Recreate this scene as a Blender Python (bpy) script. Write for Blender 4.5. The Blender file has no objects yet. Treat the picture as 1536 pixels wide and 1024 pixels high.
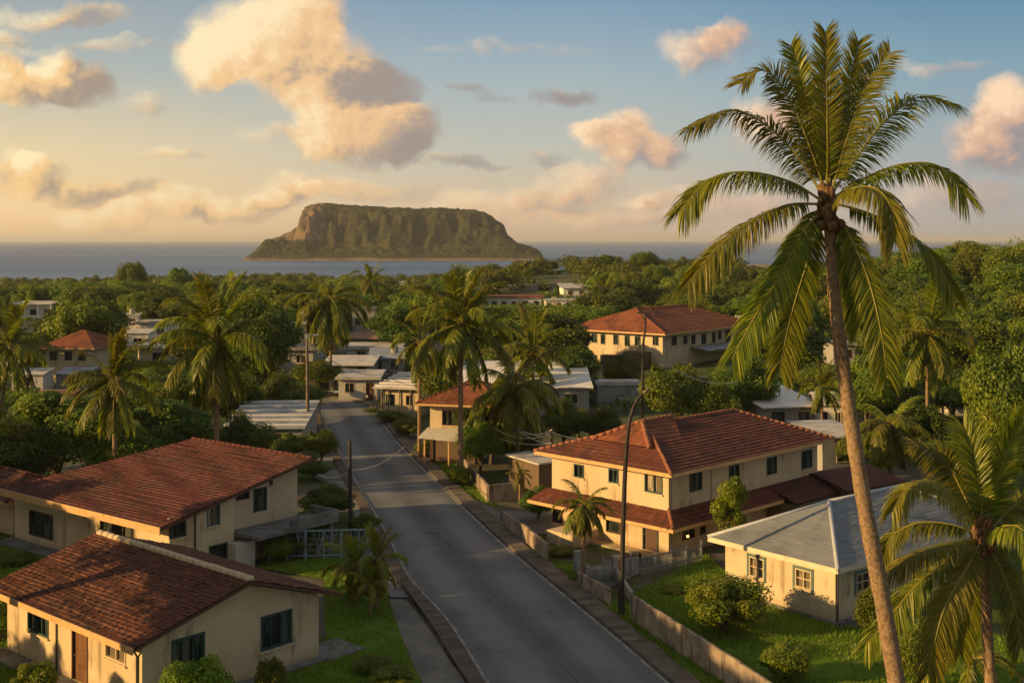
import bpy, math, random
import numpy as np
from mathutils import Vector, Matrix

scene = bpy.context.scene
COL = scene.collection
R = math.radians
H = 19.0            # camera height in metres
F = 1830.0          # focal length in photograph pixels
V0 = 360.0          # horizon row of the photograph

# ------------------------------------------------------------------ camera
cam_d = bpy.data.cameras.new("camera")
cam = bpy.data.objects.new("camera", cam_d)
COL.objects.link(cam)
cam.location = (0, 0, H)
cam.rotation_euler = (R(90), 0, 0)
cam_d.sensor_width = 36.0
cam_d.lens = 36.0 * F / 1536.0
cam_d.shift_y = -(512 - V0) / 1536.0
cam_d.clip_start = 0.5
cam_d.clip_end = 200000.0
scene.camera = cam

# ------------------------------------------------------------------ exposure / renderer
vs = scene.view_settings
vs.view_transform = 'Standard'
vs.look = 'None'
vs.exposure = 0.48
vs.gamma = 1.0
scene.cycles.max_bounces = 6
scene.cycles.diffuse_bounces = 3
scene.cycles.glossy_bounces = 2
scene.cycles.transmission_bounces = 3
scene.cycles.volume_bounces = 0
scene.cycles.transparent_max_bounces = 6
scene.cycles.use_denoising = True
scene.cycles.caustics_reflective = False
scene.cycles.caustics_refractive = False
scene.cycles.sample_clamp_indirect = 4.0

SUN_EL = R(15.5)
SUN_DIR = Vector((-1.0, -0.30, 0.0)).normalized() * math.cos(SUN_EL) + Vector((0, 0, math.sin(SUN_EL)))
sun_d = bpy.data.lights.new("sun", 'SUN')
sun_d.energy = 4.8
sun_d.angle = R(0.7)
sun_d.color = (1.0, 0.65, 0.255)
sun = bpy.data.objects.new("sun", sun_d)
COL.objects.link(sun)
sun.rotation_euler = SUN_DIR.to_track_quat('Z', 'Y').to_euler()
sun.location = (-200, -60, 120)

# ------------------------------------------------------------------ node helper
class NT:
    def __init__(s, tree):
        s.t = tree
    def __call__(s, typ, ins=None, **props):
        n = s.t.nodes.new(typ)
        for k, v in props.items():
            setattr(n, k, v)
        for k, v in (ins or {}).items():
            sock = n.inputs[k]
            if isinstance(v, bpy.types.NodeSocket):
                s.t.links.new(v, sock)
            else:
                sock.default_value = v
        return n
    def math(s, op, a, b=0.0, c=0.0, clamp=False):
        n = s('ShaderNodeMath', {0: a, 1: b, 2: c}, operation=op, use_clamp=clamp)
        return n.outputs[0]
    def vm(s, op, a, b=(0, 0, 0)):
        n = s('ShaderNodeVectorMath', {0: a, 1: b}, operation=op)
        return n.outputs['Value'] if op in ('DOT_PRODUCT', 'LENGTH', 'DISTANCE') else n.outputs[0]
    def mix(s, f, a, b, typ='MIX'):
        n = s('ShaderNodeMixRGB', {0: f, 1: a, 2: b}, blend_type=typ)
        return n.outputs[0]
    def ramp(s, f, stops, interp='LINEAR'):
        n = s('ShaderNodeValToRGB', {0: f})
        cr = n.color_ramp
        cr.interpolation = interp
        while len(cr.elements) < len(stops):
            cr.elements.new(0.5)
        for e, (p, c) in zip(cr.elements, stops):
            e.position = p
            e.color = c if len(c) == 4 else (*c, 1)
        return n.outputs[0]
    def sstep(s, x, lo, hi, a=0.0, b=1.0):
        n = s('ShaderNodeMapRange', {'Value': x, 'From Min': lo, 'From Max': hi, 'To Min': a, 'To Max': b}, interpolation_type='SMOOTHSTEP')
        return n.outputs[0]
    def noise(s, vec, scale, detail=4.0, rough=0.55, dist=0.0, dim='3D'):
        n = s('ShaderNodeTexNoise', {'Vector': vec, 'Scale': scale, 'Detail': detail, 'Roughness': rough, 'Distortion': dist}, noise_dimensions=dim)
        return n

def srgb(r, g, b):
    f = lambda c: (c / 12.92 if c <= 0.04045 else ((c + 0.055) / 1.055) ** 2.4)
    return (f(r / 255), f(g / 255), f(b / 255), 1.0)

# ------------------------------------------------------------------ sky (world)
world = bpy.data.worlds.new("World")
scene.world = world
world.use_nodes = True
wt = world.node_tree
wt.nodes.clear()
N = NT(wt)
tc = N('ShaderNodeTexCoord').outputs['Generated']
dirn = N.vm('NORMALIZE', tc)
sp = N('ShaderNodeSeparateXYZ', {0: dirn})
dx, dy, dz = sp.outputs
hl = N.math('SQRT', N.math('ADD', N.math('MULTIPLY', dx, dx), N.math('MULTIPLY', dy, dy)))
hl = N.math('MAXIMUM', hl, 0.001)
side = N.math('DIVIDE', dx, hl)                        # -1 towards the sun (left), +1 away from it
elev = N.math('DIVIDE', dz, hl)                        # tangent of the elevation
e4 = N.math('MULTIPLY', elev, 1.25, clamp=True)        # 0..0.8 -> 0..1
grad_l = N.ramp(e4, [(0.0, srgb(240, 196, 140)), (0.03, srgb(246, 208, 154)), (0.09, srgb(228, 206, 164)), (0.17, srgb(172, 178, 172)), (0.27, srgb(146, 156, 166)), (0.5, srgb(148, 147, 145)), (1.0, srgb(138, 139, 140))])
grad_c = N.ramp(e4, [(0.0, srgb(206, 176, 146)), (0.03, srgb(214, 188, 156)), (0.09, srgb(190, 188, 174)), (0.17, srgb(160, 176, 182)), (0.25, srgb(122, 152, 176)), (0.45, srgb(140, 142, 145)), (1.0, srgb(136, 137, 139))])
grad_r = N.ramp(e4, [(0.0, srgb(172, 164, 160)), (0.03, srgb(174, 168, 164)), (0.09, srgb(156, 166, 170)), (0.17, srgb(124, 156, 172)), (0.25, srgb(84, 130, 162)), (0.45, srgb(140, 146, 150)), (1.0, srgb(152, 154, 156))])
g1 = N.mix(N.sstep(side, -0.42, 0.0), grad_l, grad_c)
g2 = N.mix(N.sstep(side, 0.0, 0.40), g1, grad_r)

# clouds live at infinity: tangent-plane coordinates of the direction, only for directions with y > 0
yy = N.math('MAXIMUM', dy, 0.03)
px = N.math('MULTIPLY', N.math('DIVIDE', dx, yy), 1.83)
pz = N.math('MULTIPLY', N.math('DIVIDE', dz, yy), 1.83)
p0 = N('ShaderNodeCombineXYZ', {0: px, 1: pz, 2: 0.0}).outputs[0]
w1 = N.noise(p0, 7.0, 3.0, 0.5)
w2 = N.noise(p0, 26.0, 5.0, 0.6)
warp = N.vm('ADD', N.vm('SCALE', N.vm('SUBTRACT', w1.outputs['Color'], (0.5, 0.5, 0.5))), (0, 0, 0))
wv1 = N('ShaderNodeVectorMath', {0: N.vm('SUBTRACT', w1.outputs['Color'], (0.5, 0.5, 0.5)), 'Scale': 0.085}, operation='SCALE').outputs[0]
wv2 = N('ShaderNodeVectorMath', {0: N.vm('SUBTRACT', w2.outputs['Color'], (0.5, 0.5, 0.5)), 'Scale': 0.030}, operation='SCALE').outputs[0]
pw = N.vm('ADD', N.vm('ADD', p0, wv1), wv2)
pw = N.vm('MULTIPLY', pw, (1, 1, 0))
CL = [  # u, v, rx, ry (photo pixels), weight, darkness
    (385, 58, 115, 74, 1.0, -0.10), (330, 84, 76, 48, 1.0, -.1), (470, 105, 110, 64, 1.0, 0.10), (440, 18, 78, 48, 1, -.1),
    (555, 132, 72, 40, 1.0, 0.75), (545, 205, 115, 44, 0.85, 0.18), (480, 215, 60, 26, 0.5, 0), (618, 226, 34, 24, 0.8, 0.6), (600, 190, 60, 40, .6, .3), (500, 165, 70, 40, .8, 0),
    (66, 124, 100, 34, 0.85, 0.30), (85, 96, 32, 28, 1.0, -0.2), (-6, 104, 60, 36, 0.8, 0.0), (118, 140, 50, 24, .8, .5),
    (80, 20, 130, 20, 0.6, 0.05), (0, 52, 44, 16, .5, 0),
    (920, 202, 60, 34, 1.0, 0.0), (972, 232, 56, 30, 0.95, 0.2), (890, 196, 26, 20, .6, 0),
    (1062, 66, 74, 36, 0.62, 0.12), (1085, 50, 36, 24, .5, 0),
    (846, 143, 42, 16, 0.75, 0.95), (702, 132, 46, 9, 0.5, 0.9), (740, 144, 40, 9, .4, .9),
    (1170, 178, 58, 36, 0.75, 0.0), (1150, 205, 70, 30, 0.45, 0.1),
    (1512, 160, 62, 54, 1.0, -0.1), (1470, 205, 62, 56, 0.8, 0.15), (1525, 225, 52, 40, 0.7, 0.3),
    (40, 258, 70, 34, 0.75, 0.25), (50, 246, 28, 24, .95, -.2), (130, 284, 120, 20, 0.65, 0.35), (215, 156, 42, 17, 0.4, 0.2),
    (395, 205, 50, 16, 0.4, 0.0), (430, 280, 70, 28, 0.62, 0.0), (330, 302, 130, 26, 0.6, 0.05), (540, 284, 130, 20, 0.5, 0.1), (180, 320, 150, 20, 0.5, 0.0),
    (700, 247, 66, 11, 0.6, 0.7), (820, 240, 36, 11, 0.45, 0.5), (873, 270, 70, 28, 0.6, 0.0), (780, 304, 130, 28, 0.55, 0.1), (930, 330, 160, 16, 0.45, 0.1), (970, 304, 44, 14, 0.55, 0.0), (260, 222, 70, 10, .35, 0),
    (1110, 300, 180, 22, 0.35, 0.2), (1440, 300, 120, 30, 0.4, 0.2), (1390, 90, 120, 14, .25, .0), (760, 75, 140, 10, .22, 0), (150, 66, 150, 12, .28, 0), (640, 330, 160, 12, .3, 0),
    (-260, 150, 190, 60, 1.0, 0.1), (-420, 40, 220, 70, 1.0, 0.1), (1800, 120, 160, 60, 1.0, 0.2), (2050, 210, 220, 40, .8, .2),
]
f = None; ss = None; ws = None
LD = Vector((-0.80, 0.60, 0.0))
for (u, v, rx, ry, wgt, dk) in CL:
    c = ((u - 768) / 1000, (V0 - v) / 1000, 0)
    q = N.vm('MULTIPLY', N.vm('SUBTRACT', pw, c), (1000 / (rx * 1.14), 1000 / (ry * 1.14), 0))
    w = N.math('MAXIMUM', N.math('MULTIPLY_ADD', N.vm('DOT_PRODUCT', q, q), -wgt, wgt), 0.0)
    l = N.math('MULTIPLY', N.math('SUBTRACT', N.vm('DOT_PRODUCT', q, tuple(LD)), dk * 1.5), w)
    f = w if f is None else N.math('ADD', f, w)
    ss = l if ss is None else N.math('ADD', ss, l)
f = N.math('MINIMUM', f, 1.15)
nb = N.noise(p0, 14.0, 8.0, 0.62).outputs[0]
nb2 = N.noise(N.vm('ADD', p0, (-0.013, 0.010, 0.0)), 13.0, 4.0, 0.55).outputs[0]
dens = N.math('ADD', f, N.math('MULTIPLY', N.math('SUBTRACT', nb, 0.5), 0.85))
nf = N.noise(pw, 42.0, 5.0, 0.6).outputs[0]
dens = N.math('ADD', dens, N.math('MULTIPLY', N.math('SUBTRACT', nf, 0.5), 0.34))
alpha = N.sstep(dens, -0.04, 0.86)
front = N.sstep(dy, 0.05, 0.12)
alpha = N.math('MULTIPLY', alpha, N.math('MULTIPLY', N.sstep(f, 0.0, 0.10), front))
shade = N.math('DIVIDE', ss, N.math('MAXIMUM', f, 0.15))
shade = N.math('ADD', shade, N.math('MULTIPLY', N.math('SUBTRACT', nb, nb2), 2.4))
shade = N.sstep(shade, -1.15, 0.85)
lit_c = N.mix(N.sstep(side, -0.42, 0.35), srgb(255, 232, 184), srgb(252, 214, 176))
mid_c = N.mix(N.sstep(side, -0.42, 0.35), srgb(244, 200, 138), srgb(214, 172, 146))
drk_c = N.mix(N.sstep(side, -0.42, 0.35), srgb(164, 146, 130), srgb(146, 140, 144))
cc = N.mix(N.sstep(shade, 0.0, 0.5), drk_c, mid_c)
cc = N.mix(N.sstep(shade, 0.45, 1.0), cc, lit_c)
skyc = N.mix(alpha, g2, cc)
nish = N('ShaderNodeTexSky', sky_type='NISHITA', sun_disc=False, sun_elevation=SUN_EL,
         sun_rotation=math.atan2(SUN_DIR.x, SUN_DIR.y), altitude=0.0, air_density=1.0, dust_density=2.0, ozone_density=1.5).outputs[0]
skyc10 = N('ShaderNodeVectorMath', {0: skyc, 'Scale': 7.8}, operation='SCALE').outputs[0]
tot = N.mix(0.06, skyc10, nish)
tot = N.mix(N.sstep(dy, -0.5, 0.2, 0.95, 1.0), (0, 0, 0, 1), tot)    # the sky behind the viewer is the darker half
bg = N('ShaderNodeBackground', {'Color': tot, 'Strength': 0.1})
wo = N('ShaderNodeOutputWorld', {'Surface': bg.outputs[0]})
world.cycles.sampling_method = 'MANUAL'
world.cycles.sample_map_resolution = 512

# ------------------------------------------------------------------ mesh builder
class MB:
    """Collects vertices and faces and links them as one mesh object."""
    def __init__(s):
        s.v = []; s.f = {}; s.n = 0; s.at = {}
    def add(s, verts, faces, mi=0, **attrs):
        verts = np.asarray(verts, dtype=np.float32).reshape(-1, 3)
        for k, a in attrs.items():
            s.at.setdefault(k, []).append((s.n, np.asarray(a, dtype=np.float32)))
        s.v.append(verts)
        if isinstance(faces, np.ndarray):
            s.f.setdefault((faces.shape[1], mi), []).append(faces.astype(np.int64) + s.n)
        else:
            for fc in faces:
                s.f.setdefault((len(fc), mi), []).append(np.asarray([fc], dtype=np.int64) + s.n)
        s.n += len(verts)
        return s
    def box(s, x0, x1, y0, y1, z0, z1, mi=0, M=None):
        v = [(x0, y0, z0), (x1, y0, z0), (x1, y1, z0), (x0, y1, z0), (x0, y0, z1), (x1, y0, z1), (x1, y1, z1), (x0, y1, z1)]
        if M is not None:
            v = [tuple(M @ Vector(p)) for p in v]
        return s.add(v, [(0, 3, 2, 1), (4, 5, 6, 7), (0, 1, 5, 4), (1, 2, 6, 5), (2, 3, 7, 6), (3, 0, 4, 7)], mi)
    def bar(s, a, b, w, h, mi=0, up=(0, 0, 1)):
        a = Vector(a); b = Vector(b); t = (b - a).normalized(); up = Vector(up)
        if abs(t.dot(up)) > 0.98: up = Vector((1, 0, 0))
        x = t.cross(up).normalized() * (w / 2); y = x.cross(t).normalized() * (h / 2)
        v = []
        for p in (a, b):
            v += [p - x - y, p + x - y, p + x + y, p - x + y]
        return s.add([tuple(q) for q in v], [(3, 2, 1, 0), (4, 5, 6, 7), (0, 1, 5, 4), (1, 2, 6, 5), (2, 3, 7, 6), (3, 0, 4, 7)], mi)
    def slab(s, poly, t, mi=0):
        """A polygon of 3D points thickened downwards by t."""
        n = len(poly)
        top = [tuple(p) for p in poly]; bot = [(p[0], p[1], p[2] - t) for p in poly]
        fs = [tuple(range(n)), tuple(range(2 * n - 1, n - 1, -1))]
        for i in range(n):
            j = (i + 1) % n
            fs.append((i, i + n, j + n, j))
        return s.add(top + bot, fs, mi)
    def tube(s, pts, rad, seg=8, mi=0, cap=True):
        pts = np.asarray(pts, float); K = len(pts)
        rad = np.full(K, rad, float) if np.isscalar(rad) else np.asarray(rad, float)
        T = np.gradient(pts, axis=0); T /= np.linalg.norm(T, axis=1)[:, None] + 1e-9
        ref = np.array([0.31, 0.95, 0.02]) if abs(T[0, 2]) > 0.5 else np.array([0.0, 0.05, 1.0])
        X = np.cross(T, ref); X /= np.linalg.norm(X, axis=1)[:, None] + 1e-9
        Y = np.cross(T, X)
        a = np.linspace(0, 2 * math.pi, seg, endpoint=False)
        v = pts[:, None, :] + rad[:, None, None] * (np.cos(a)[None, :, None] * X[:, None, :] + np.sin(a)[None, :, None] * Y[:, None, :])
        i = np.arange(K - 1)[:, None]; j = np.arange(seg)[None, :]; jn = (j + 1) % seg
        q = np.stack([i * seg + j, i * seg + jn, (i + 1) * seg + jn, (i + 1) * seg + j], axis=-1).reshape(-1, 4)
        base = s.n
        s.add(v.reshape(-1, 3), q, mi)
        if cap:
            s.f.setdefault((seg, mi), []).append(np.asarray([list(range(seg - 1, -1, -1))]) + base)
            s.f.setdefault((seg, mi), []).append(np.asarray([list(range(seg))]) + base + (K - 1) * seg)
        return s
    def ball(s, c, r, sz=1.0, mi=0, seg=10, rings=6):
        v = [(c[0], c[1], c[2] + r * sz)]
        for i in range(1, rings):
            t = math.pi * i / rings
            for j in range(seg):
                a = 2 * math.pi * j / seg
                v.append((c[0] + r * math.sin(t) * math.cos(a), c[1] + r * math.sin(t) * math.sin(a), c[2] + r * sz * math.cos(t)))
        v.append((c[0], c[1], c[2] - r * sz))
        fs = [(0, 1 + j, 1 + (j + 1) % seg) for j in range(seg)]
        for i in range(rings - 2):
            for j in range(seg):
                a = 1 + i * seg; b = a + seg
                fs.append((a + j, b + j, b + (j + 1) % seg, a + (j + 1) % seg))
        L = len(v) - 1; a = 1 + (rings - 2) * seg
        fs += [(L, a + (j + 1) % seg, a + j) for j in range(seg)]
        return s.add(v, fs, mi)
    def mesh(s, name, mats, smooth=False):
        me = bpy.data.meshes.new(name)
        V = np.concatenate(s.v) if s.v else np.zeros((0, 3), np.float32)
        me.vertices.add(len(V)); me.vertices.foreach_set('co', V.ravel())
        loops = []; starts = []; tots = []; mis = []; pos = 0
        for (k, mi), arrs in s.f.items():
            A = np.concatenate(arrs)
            loops.append(A.ravel()); n = len(A)
            starts.append(pos + np.arange(n) * k); tots.append(np.full(n, k)); mis.append(np.full(n, mi))
            pos += n * k
        loops = np.concatenate(loops); starts = np.concatenate(starts); tots = np.concatenate(tots); mis = np.concatenate(mis)
        me.loops.add(len(loops)); me.loops.foreach_set('vertex_index', loops.astype(np.int32))
        me.polygons.add(len(starts)); me.polygons.foreach_set('loop_start', starts.astype(np.int32))
        try: me.polygons.foreach_set('loop_total', tots.astype(np.int32))
        except Exception: pass
        for m in (mats if isinstance(mats, (list, tuple)) else [mats]):
            me.materials.append(m)
        me.polygons.foreach_set('material_index', mis.astype(np.int32))
        me.polygons.foreach_set('use_smooth', np.full(len(starts), bool(smooth)))
        for k, lst in s.at.items():
            dim = lst[0][1].ndim
            if dim == 1:
                arr = np.zeros(len(V), np.float32); at = me.attributes.new(k, 'FLOAT', 'POINT')
                for st, a in lst: arr[st:st + len(a)] = a
                at.data.foreach_set('value', arr)
            else:
                arr = np.zeros((len(V), 3), np.float32); at = me.attributes.new(k, 'FLOAT_VECTOR', 'POINT')
                for st, a in lst: arr[st:st + len(a)] = a
                at.data.foreach_set('vector', arr.ravel())
        me.update(calc_edges=True)
        me.validate()
        return me
    def obj(s, name, mats, parent=None, smooth=False, loc=None):
        return link(name, s.mesh(name, mats, smooth), parent, loc)

def link(name, me, parent=None, loc=None):
    o = bpy.data.objects.new(name, me)
    COL.objects.link(o)
    if parent is not None: o.parent = parent
    if loc is not None: o.location = loc
    return o

def tag(o, label=None, cat=None, group=None, kind=None):
    if label: o['label'] = label
    if cat: o['category'] = cat
    if group: o['group'] = group
    if kind: o['kind'] = kind
    return o

def thing(name, label, cat, loc=(0, 0, 0), rz=0.0, group=None):
    o = bpy.data.objects.new(name, None)
    o.empty_display_size = 0.3
    COL.objects.link(o)
    o.location = loc; o.rotation_euler = (0, 0, rz)
    return tag(o, label, cat, group)

def dup(root, loc, rz=0.0, scale=(1, 1, 1), label=None, group=None, cat=None):
    r = root.copy(); COL.objects.link(r)
    r.location = loc; r.rotation_euler = (0, 0, rz); r.scale = scale
    if label: r['label'] = label
    if group: r['group'] = group
    if cat: r['category'] = cat
    for ch in list(root.children):
        c = ch.copy(); COL.objects.link(c); c.parent = r
        for g in list(ch.children):
            d = g.copy(); COL.objects.link(d); d.parent = c
    return r

# ------------------------------------------------------------------ terrain and placing
SEA_Z = -9.0
def sst(a, b, x):
    t = np.clip((x - a) / (b - a), 0, 1)
    return t * t * (3 - 2 * t)
def terrain(x, y):
    x = np.asarray(x, float); y = np.asarray(y, float)
    z = -6.5 * sst(140, 620, y)
    hill = 10.5 * np.exp(-((x - 150) / 80) ** 2 - ((y - 300) / 130) ** 2) + 9.5 * np.exp(-((x - 70) / 95) ** 2 - ((y - 480) / 120) ** 2) + 5.5 * np.exp(-((x - 10) / 50) ** 2 - ((y - 420) / 70) ** 2)
    hill = hill + 3.0 * np.exp(-((x + 120) / 90) ** 2 - ((y - 560) / 100) ** 2)
    z = z + hill * sst(120, 230, y)
    z = z - 12.0 * sst(690, 800, y + 12 * np.sin(x * 0.02))
    return z
def tz(x, y): return float(terrain(x, y))
def gp(u, v):
    """Ground point seen at photograph pixel u, v."""
    Y = F * H / max(v - V0, 1)
    for _ in range(30):
        z = tz((u - 768) / F * Y, Y)
        Y = 0.5 * Y + 0.5 * F * (H - z) / max(v - V0, 1)
    return Vector(((u - 768) / F * Y, Y, tz((u - 768) / F * Y, Y)))
def at(u, v, Y):
    return Vector(((u - 768) / F * Y, Y, H - (v - V0) / F * Y))
def upon(u, Y):
    x = (u - 768) / F * Y
    return Vector((x, Y, tz(x, Y)))
# ------------------------------------------------------------------ materials
def newmat(name):
    m = bpy.data.materials.new(name); m.use_nodes = True
    m.node_tree.nodes.clear()
    return m, NT(m.node_tree)
def finish(n, color, rough=0.8, bump=None, bstr=0.3, bdist=0.02, spec=0.3, metal=0.0, emit=None, estr=0.0):
    ins = {'Base Color': color, 'Roughness': rough, 'Specular IOR Level': spec, 'Metallic': metal}
    if bump is not None:
        ins['Normal'] = n('ShaderNodeBump', {'Height': bump, 'Strength': bstr, 'Distance': bdist}).outputs[0]
    if emit is not None:
        ins['Emission Color'] = emit; ins['Emission Strength'] = estr
    b = n('ShaderNodeBsdfPrincipled', ins)
    n('ShaderNodeOutputMaterial', {'Surface': b.outputs[0]})
    return b
def ocoord(n): return n('ShaderNodeTexCoord').outputs['Object']
def wcoord(n): return n('ShaderNodeNewGeometry').outputs['Position']

def M_plaster(name, col, dirt, amount=0.5):
    m, n = newmat(name); p = ocoord(n)
    big = n.noise(p, 0.55, 5, 0.6).outputs[0]
    st = n.math('MULTIPLY', n.noise(n.vm('MULTIPLY', p, (1.5, 1.5, 0.2)), 1.0, 6, 0.7).outputs[0], n.sstep(n.noise(p, 0.45, 3, 0.5).outputs[0], 0.35, 0.6, 0.72, 1.08))
    fine = n.noise(p, 14.0, 4, 0.6).outputs[0]
    z = n('ShaderNodeSeparateXYZ', {0: p}).outputs[2]
    low = n.sstep(n.math('ADD', z, n.math('MULTIPLY', big, 0.9)), 0.35, 1.1, 1.0, 0.0)
    k = n.math('ADD', n.sstep(st, 0.52, 0.75), n.math('MULTIPLY', low, 0.55))
    k = n.math('MULTIPLY', k, amount, clamp=True)
    c = n.mix(n.sstep(big, 0.3, 0.7), (*col, 1), (col[0] * .86, col[1] * .84, col[2] * .8, 1))
    c = n.mix(k, c, (*dirt, 1))
    c = n.mix(0.12, c, n.mix(fine, (0.2, 0.16, 0.1, 1), (1, 0.9, 0.7, 1)), 'OVERLAY')
    finish(n, c, 0.88, fine, 0.25, 0.01, 0.2)
    return m
def M_paint(name, col, rough=0.55, var=0.25, metal=0.0):
    m, n = newmat(name); p = ocoord(n)
    a = n.noise(p, 3.0, 5, 0.6).outputs[0]
    c = n.mix(n.math('MULTIPLY', n.sstep(a, 0.4, 0.75), var), (*col, 1), (col[0] * .4, col[1] * .36, col[2] * .3, 1))
    finish(n, c, rough, n.noise(p, 30, 3).outputs[0], 0.12, 0.01, 0.35, metal)
    return m
def M_tiles(name, c1, c2, c3, tw, th, dirt=(0.03, 0.025, 0.02), rough=0.8):
    m, n = newmat(name)
    uv = n('ShaderNodeAttribute', attribute_name='tuv').outputs['Vector']
    cell = n.vm('FLOOR', n.vm('DIVIDE', uv, (tw, th, 1)))
    wn = n('ShaderNodeTexWhiteNoise', {0: cell}, noise_dimensions='3D')
    c = n.mix(n.math('MULTIPLY_ADD', wn.outputs[0], 0.6, 0.15), (*c1, 1), (*c2, 1))
    c = n.mix(n.math('MULTIPLY', n.math('GREATER_THAN', wn.outputs[0], 0.94), 0.7), c, (*c3, 1))
    p = ocoord(n)
    big = n.noise(p, 0.5, 6, 0.62).outputs[0]
    st = n.noise(n.vm('MULTIPLY', uv, (1.5, .25, 1)), 1.6, 5, 0.6).outputs[0]
    c = n.mix(n.math('MULTIPLY', n.sstep(big, 0.45, 0.72), 0.6), c, (*dirt, 1))
    c = n.mix(n.math('MULTIPLY', n.sstep(st, 0.5, 0.72), 0.45), c, (*dirt, 1))
    finish(n, c, rough, n.noise(p, 22, 4).outputs[0], 0.35, 0.012, 0.2)
    return m
def M_corrugated(name, c1, c2):
    m, n = newmat(name); p = ocoord(n)
    a = n.noise(p, 0.6, 6, 0.65).outputs[0]
    c = n.mix(n.sstep(a, 0.42, 0.68), (*c1, 1), (*c2, 1))
    b = n.noise(p, 5, 4).outputs[0]
    c = n.mix(n.math('MULTIPLY', n.sstep(b, 0.6, 0.75), .5), c, (0.12, 0.06, 0.03, 1))
    w = n('ShaderNodeTexWave', {'Vector': p, 'Scale': 1.6}, bands_direction='X').outputs[1]
    finish(n, c, 0.5, w, 0.5, 0.03, 0.4, 0.0)
    return m
def M_concrete(name, col, dark, scale=1.0, streak=0.6):
    m, n = newmat(name); p = wcoord(n)
    a = n.noise(p, 0.7 * scale, 6, 0.65).outputs[0]
    st = n.noise(n.vm('MULTIPLY', p, (1.6, 1.6, 0.2)), 1.0 * scale, 4, 0.6).outputs[0]
    fine = n.noise(p, 18, 4, 0.6).outputs[0]
    c = n.mix(n.sstep(a, 0.35, 0.7), (*col, 1), (*dark, 1))
    c = n.mix(n.math('MULTIPLY', n.sstep(st, 0.5, 0.7), streak), c, (dark[0] * .6, dark[1] * .55, dark[2] * .5, 1))
    c = n.mix(0.2, c, n.mix(fine, (0, 0, 0, 1), (1, 1, 1, 1)), 'OVERLAY')
    finish(n, c, 0.9, fine, 0.4, 0.015, 0.2)
    return m
def M_leaf(name, ca, cb, cc, trans=0.35, tcol=None, rough=0.5, spec=0.35):
    m, n = newmat(name)
    r = n('ShaderNodeAttribute', attribute_name='rnd').outputs['Fac']
    oi = n('ShaderNodeObjectInfo').outputs['Random']
    c = n.ramp(r, [(0.0, ca), (0.55, cb), (1.0, cc)])
    hsv = n('ShaderNodeHueSaturation', {'Hue': n.math('MULTIPLY_ADD', oi, 0.05, 0.475), 'Saturation': 1.0, 'Value': n.math('MULTIPLY_ADD', oi, 0.5, 0.75), 'Color': c}).outputs[0]
    b = n('ShaderNodeBsdfPrincipled', {'Base Color': hsv, 'Roughness': rough, 'Specular IOR Level': spec})
    t = n('ShaderNodeBsdfTranslucent', {'Color': n.mix(1.0, hsv, (*(tcol or (1.3, 1.4, 0.4)), 1), 'MULTIPLY')})
    mx = n('ShaderNodeMixShader', {0: trans, 1: b.outputs[0], 2: t.outputs[0]})
    n('ShaderNodeOutputMaterial', {'Surface': mx.outputs[0]})
    return m
def M_bark(name, c1, c2, rings=0.0):
    m, n = newmat(name); p = ocoord(n)
    a = n.noise(n.vm('MULTIPLY', p, (9, 9, 7)), 1.0, 6, 0.72).outputs[0]
    c = n.mix(n.sstep(a, 0.38, 0.64), (*c1, 1), (*c2, 1))
    bump = n.noise(n.vm('MULTIPLY', p, (16, 16, 14)), 1.0, 4, 0.65).outputs[0]
    if rings:
        z = n('ShaderNodeSeparateXYZ', {0: p}).outputs[2]
        zz = n.math('ADD', n.math('MULTIPLY', z, rings), n.math('MULTIPLY', a, 1.2))
        fr = n.math('FRACT', zz)
        c = n.mix(n.sstep(fr, 0.72, 0.95, 0.0, 0.6), c, (c2[0] * .35, c2[1] * .35, c2[2] * .35, 1))
        bump = n.math('ADD', bump, n.math('MULTIPLY', fr, 0.8))
    finish(n, c, 0.9, bump, 0.7, 0.04, 0.15)
    return m
def M_glass(name, col):
    m, n = newmat(name); p = ocoord(n)
    a = n.noise(n.vm('MULTIPLY', p, (1.6, 1.6, .35)), 1.0, 4, 0.6).outputs[0]
    fold = n.noise(n.vm('MULTIPLY', p, (14, 14, .3)), 1.0, 2, 0.5).outputs[0]
    cur = n.mix(fold, (col[0] * 1.5 + .02, col[1] * 1.5 + .018, col[2] * 1.5 + .014, 1), (col[0] * 3 + .07, col[1] * 3 + .06, col[2] * 3 + .045, 1))
    c = n.mix(n.sstep(a, 0.5, 0.58), (*col, 1), cur)
    finish(n, c, 0.09, n.noise(p, 2.5, 2).outputs[0], 0.05, 0.02, 0.5)
    return m
def M_wood(name, c1, c2):
    m, n = newmat(name); p = ocoord(n)
    a = n.noise(n.vm('MULTIPLY', p, (9, 9, 0.8)), 1.0, 5, 0.6).outputs[0]
    c = n.mix(n.sstep(a, 0.35, 0.7), (*c1, 1), (*c2, 1))
    finish(n, c, 0.75, a, 0.4, 0.015, 0.25)
    return m

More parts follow.
